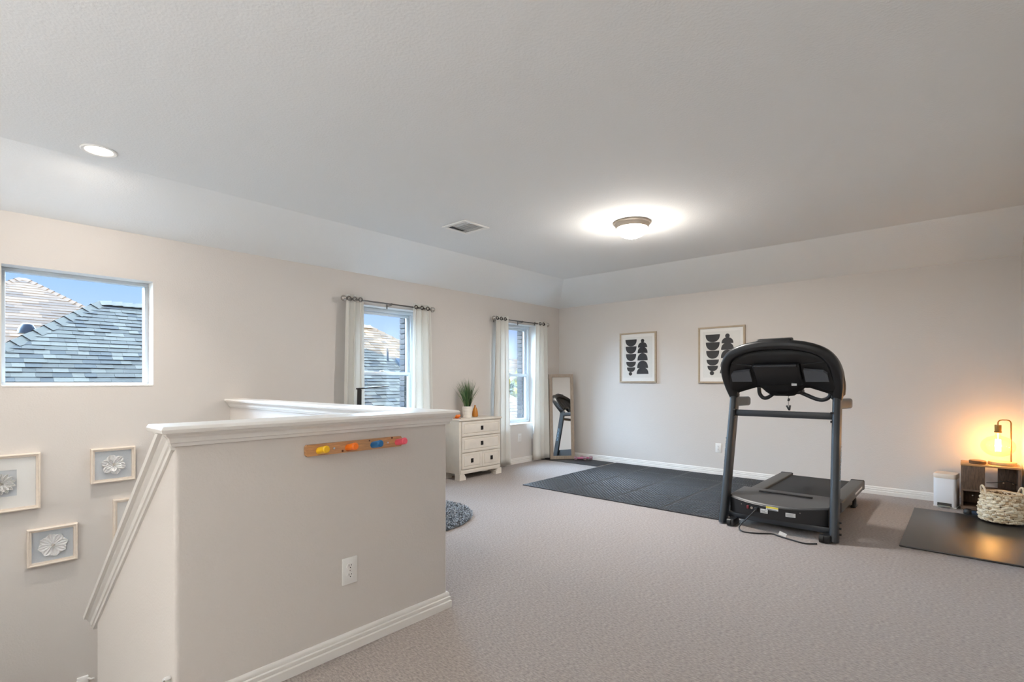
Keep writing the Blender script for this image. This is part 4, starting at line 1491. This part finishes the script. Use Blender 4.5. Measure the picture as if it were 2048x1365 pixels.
b.tube(spline([(-0.02, 0.13, 0.255), (0.05, 0.10, 0.27), (0.12, 0.05, 0.30), (0.19, -0.02, 0.28)], 5), 0.003, 6)
build('cable', b, M_BLACK, t)

SZ = 0.456
M_BRASS = mat('dark_brass', (150, 112, 62), 0.35, metal=0.85)
t = thing('bulb_lamp', 'bare-bulb table lamp with brass arm and big glowing glass globe', 'lamp', (0.262, 6.67, SZ))
b = B(); b.lathe([(0.001, 0), (0.096, 0), (0.100, 0.006), (0.100, 0.024), (0.096, 0.030), (0.001, 0.030)], n=40)
build('base', b, mat('lamp_base_wood', (206, 170, 116), 0.45, vary=(20, 0.12, (1, 6, 1))), t)
b = B(); b.tube([(0.060, 0.02, 0.028), (0.060, 0.02, 0.395)] + [(0.060 - 0.028 + 0.028 * math.cos(a), 0.02, 0.395 + 0.028 * math.sin(a)) for a in (PI / 6, PI / 3, PI / 2)] + [(-0.002 + 0.028 * math.cos(a), 0.02 * 0.3, 0.395 + 0.028 * math.sin(a)) for a in (PI / 2, 2 * PI / 3, 5 * PI / 6, PI)] + [(-0.030, 0.0, 0.375)], 0.0055, 10, up=(0, 1, 0))
build('arm', b, M_BRASS, t, 60)
b = B(); b.lathe([(0.001, 0.376), (0.024, 0.376), (0.025, 0.37), (0.025, 0.316), (0.028, 0.314), (0.028, 0.304), (0.020, 0.302), (0.001, 0.302)], (-0.030, 0, 0), n=24)
build('socket', b, M_BRASS, t)
M_GLOBE = clear_glass('amber_globe', (255, 250, 238), gloss=0.09)
b = B()
prof = [(0.017, 0.304), (0.018, 0.285), (0.026, 0.268)]
for i in range(1, 16):
    a = PI / 2 - PI * (i + 0.6) / 16.6
    prof.append((max(0.001, 0.124 * math.cos(a)), 0.174 + 0.100 * math.sin(a)))
b.lathe(prof, (-0.030, 0, 0), n=40, caps=False)
build('bulb_globe', b, M_GLOBE, t, 80)
M_FIL = mat('filament_glow', (255, 214, 150), 0.5, emit=((255, 190, 100), 45))
fil = bpy.data.objects.new('filament', None); COL.objects.link(fil); fil.parent = t
for i in range(10):
    a = 2 * PI * i / 10
    b = B(); b.cyl((-0.030 + 0.020 * math.cos(a), 0.020 * math.sin(a), 0.125), (-0.030 + 0.018 * math.cos(a), 0.018 * math.sin(a), 0.238), 0.0022, n=6)
    build('filament_strand', b, M_FIL, fil, 0)
b = B(); b.cyl((-0.030, 0, 0.302), (-0.030, 0, 0.24), 0.008, 0.004, n=10)
build('stem_glass', b, mat('stem_glow', (255, 236, 200), 0.4, emit=((255, 214, 150), 2.0)), t)
lamp('bulb_light', 'POINT', (0.232, 6.67, SZ + 0.18), 5.5, (1.0, 0.56, 0.20), shadow_soft_size=0.03)

t = thing('wood_puck', 'small round dark wood box beside the bulb lamp on the shelf', 'box', (0.088, 6.61, SZ))
b = B(); b.lathe([(0.001, 0), (0.056, 0), (0.062, 0.005), (0.063, 0.026), (0.058, 0.033), (0.001, 0.034)], n=32)
build('body', b, mat('walnut', (112, 78, 44), 0.5, vary=(24, 0.2, (1, 5, 1))), t)
b = B(); b.tube([(0.062 * math.cos(2 * PI * i / 32), 0.062 * math.sin(2 * PI * i / 32), 0.022) for i in range(32)], 0.0016, 5, closed=True)
build('lid_seam', b, M_BLACK, t)

t = thing('step_bin', 'slim white pedal bin beside the rustic shelf', 'bin', (-0.140, 6.67, 0), R(-8))
b = B()
rr = []
for z, k in ((0.012, 0.97), (0.02, 1.0), (0.285, 1.0), (0.287, 0.985)):
    rr.append([(x * k, y * k, z) for x, y in rrect(0.088, 0.095, 0.028, 5)])
b.rings(rr)
build('body', b, mat('bin_white', (226, 226, 228), 0.35), t, 40)
b = B()
rr = [[(x * k, y * k, z) for x, y in rrect(0.090, 0.097, 0.029, 5)] for z, k in ((0.288, 0.985), (0.292, 1.0), (0.325, 1.0), (0.333, 0.96))]
b.rings(rr)
build('lid', b, mat('bin_lid', (228, 214, 198), 0.4), t, 40)
b = B(); b.box((-0.055, -0.098, 0.014), (0.055, -0.088, 0.048), 0.003)
build('pedal_slot', b, M_SLOT, t)
b = B(); b.box((-0.048, -0.125, 0.014), (0.048, -0.09, 0.024), 0.004)
build('pedal', b, mat('pedal_steel', (150, 152, 140), 0.35, metal=0.6), t)
b = B(); b.box((-0.09, -0.085, 0.0), (0.09, 0.085, 0.013), 0.004)
build('base', b, M_WHITE, t)

M_STRAW = [mat('straw_%d' % i, c, 0.8, vary=(60, 0.15), bump=(160, 0.3, 0.001)) for i, c in enumerate(((214, 196, 166), (196, 174, 140), (226, 212, 186), (176, 150, 116)))]
t = thing('woven_basket', 'round handled basket of thick woven straw on the exercise mat', 'basket', (0.240, 6.17, 0.0152))
b = B()
b.lathe([(0.001, 0.003), (0.110, 0.003), (0.128, 0.06), (0.130, 0.14), (0.121, 0.245), (0.113, 0.245), (0.121, 0.14), (0.118, 0.06), (0.10, 0.012), (0.001, 0.012)], n=40, sy=0.88)
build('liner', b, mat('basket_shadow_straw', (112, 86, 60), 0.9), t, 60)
b = B()
def brad(z):
    return 0.114 + 0.026 * math.sin(PI * min(1, max(0, (z + 0.02) / 0.27)) ** 0.8)
for r_ in range(8):
    z = 0.027 + r_ * 0.0300
    n = 17
    for k in range(n):
        a = 2 * PI * (k + 0.5 * (r_ % 2)) / n + 0.05 * math.sin(9 * k + r_)
        rad = brad(z) + 0.004
        for tw in (-1, 1):
            da = 0.5 * 2 * PI / n * 1.15
            p = [(rad * math.cos(a - da) , 0.88 * rad * math.sin(a - da), z - 0.013 * tw), ((rad + 0.008) * math.cos(a), 0.88 * (rad + 0.008) * math.sin(a), z + 0.001), (rad * math.cos(a + da), 0.88 * rad * math.sin(a + da), z + 0.013 * tw)]
            b.mi = rnd.choice((0, 0, 1, 2, 2, 3))
            b.tube(p, 0.0115, 6, scale=[0.7, 1.25 + 0.2 * rnd.random(), 0.7])
build('woven_strands', b, M_STRAW, t, 60, kind='stuff')
b = B(); b.tube([(0.126 * math.cos(2 * PI * i / 40), 0.88 * 0.126 * math.sin(2 * PI * i / 40), 0.252 + 0.003 * math.sin(10 * PI * i / 40)) for i in range(40)], 0.0095, 8, closed=True)
build('rim', b, M_STRAW[1], t, 60)
for s, ang_ in ((1, 0.35), (-1, 0.35)):
    ca, sa = math.cos(ang_), math.sin(ang_)
    pts = [(s * (0.124 + 0.012 * math.sin(q)) * ca + 0.042 * math.cos(q) * -sa * s, s * (0.124 + 0.012 * math.sin(q)) * sa * 0.88 + 0.042 * math.cos(q) * ca * s, 0.235 + 0.075 * math.sin(q)) for q in [PI * i / 12 for i in range(13)]]
    b = B(); b.tube(pts, 0.0085, 8)
    build('handle', b, M_STRAW[0], t, 60)

t = thing('floor_gadget', 'small low dark blue and black gadget on the carpet between shelf and mat', 'gadget', (0.075, 6.425, 0))
b = B(); b.box((-0.045, -0.028, 0.001), (0.05, 0.028, 0.034), 0.010, 3)
build('body', b, mat('navy_plastic', (40, 62, 88), 0.4), t)
b = B(); b.lathe([(0.001, 0.002), (0.034, 0.002), (0.036, 0.012), (0.030, 0.036), (0.020, 0.046), (0.001, 0.048)], (-0.055, -0.005, 0), n=24)
build('dome', b, M_BLACK, t)
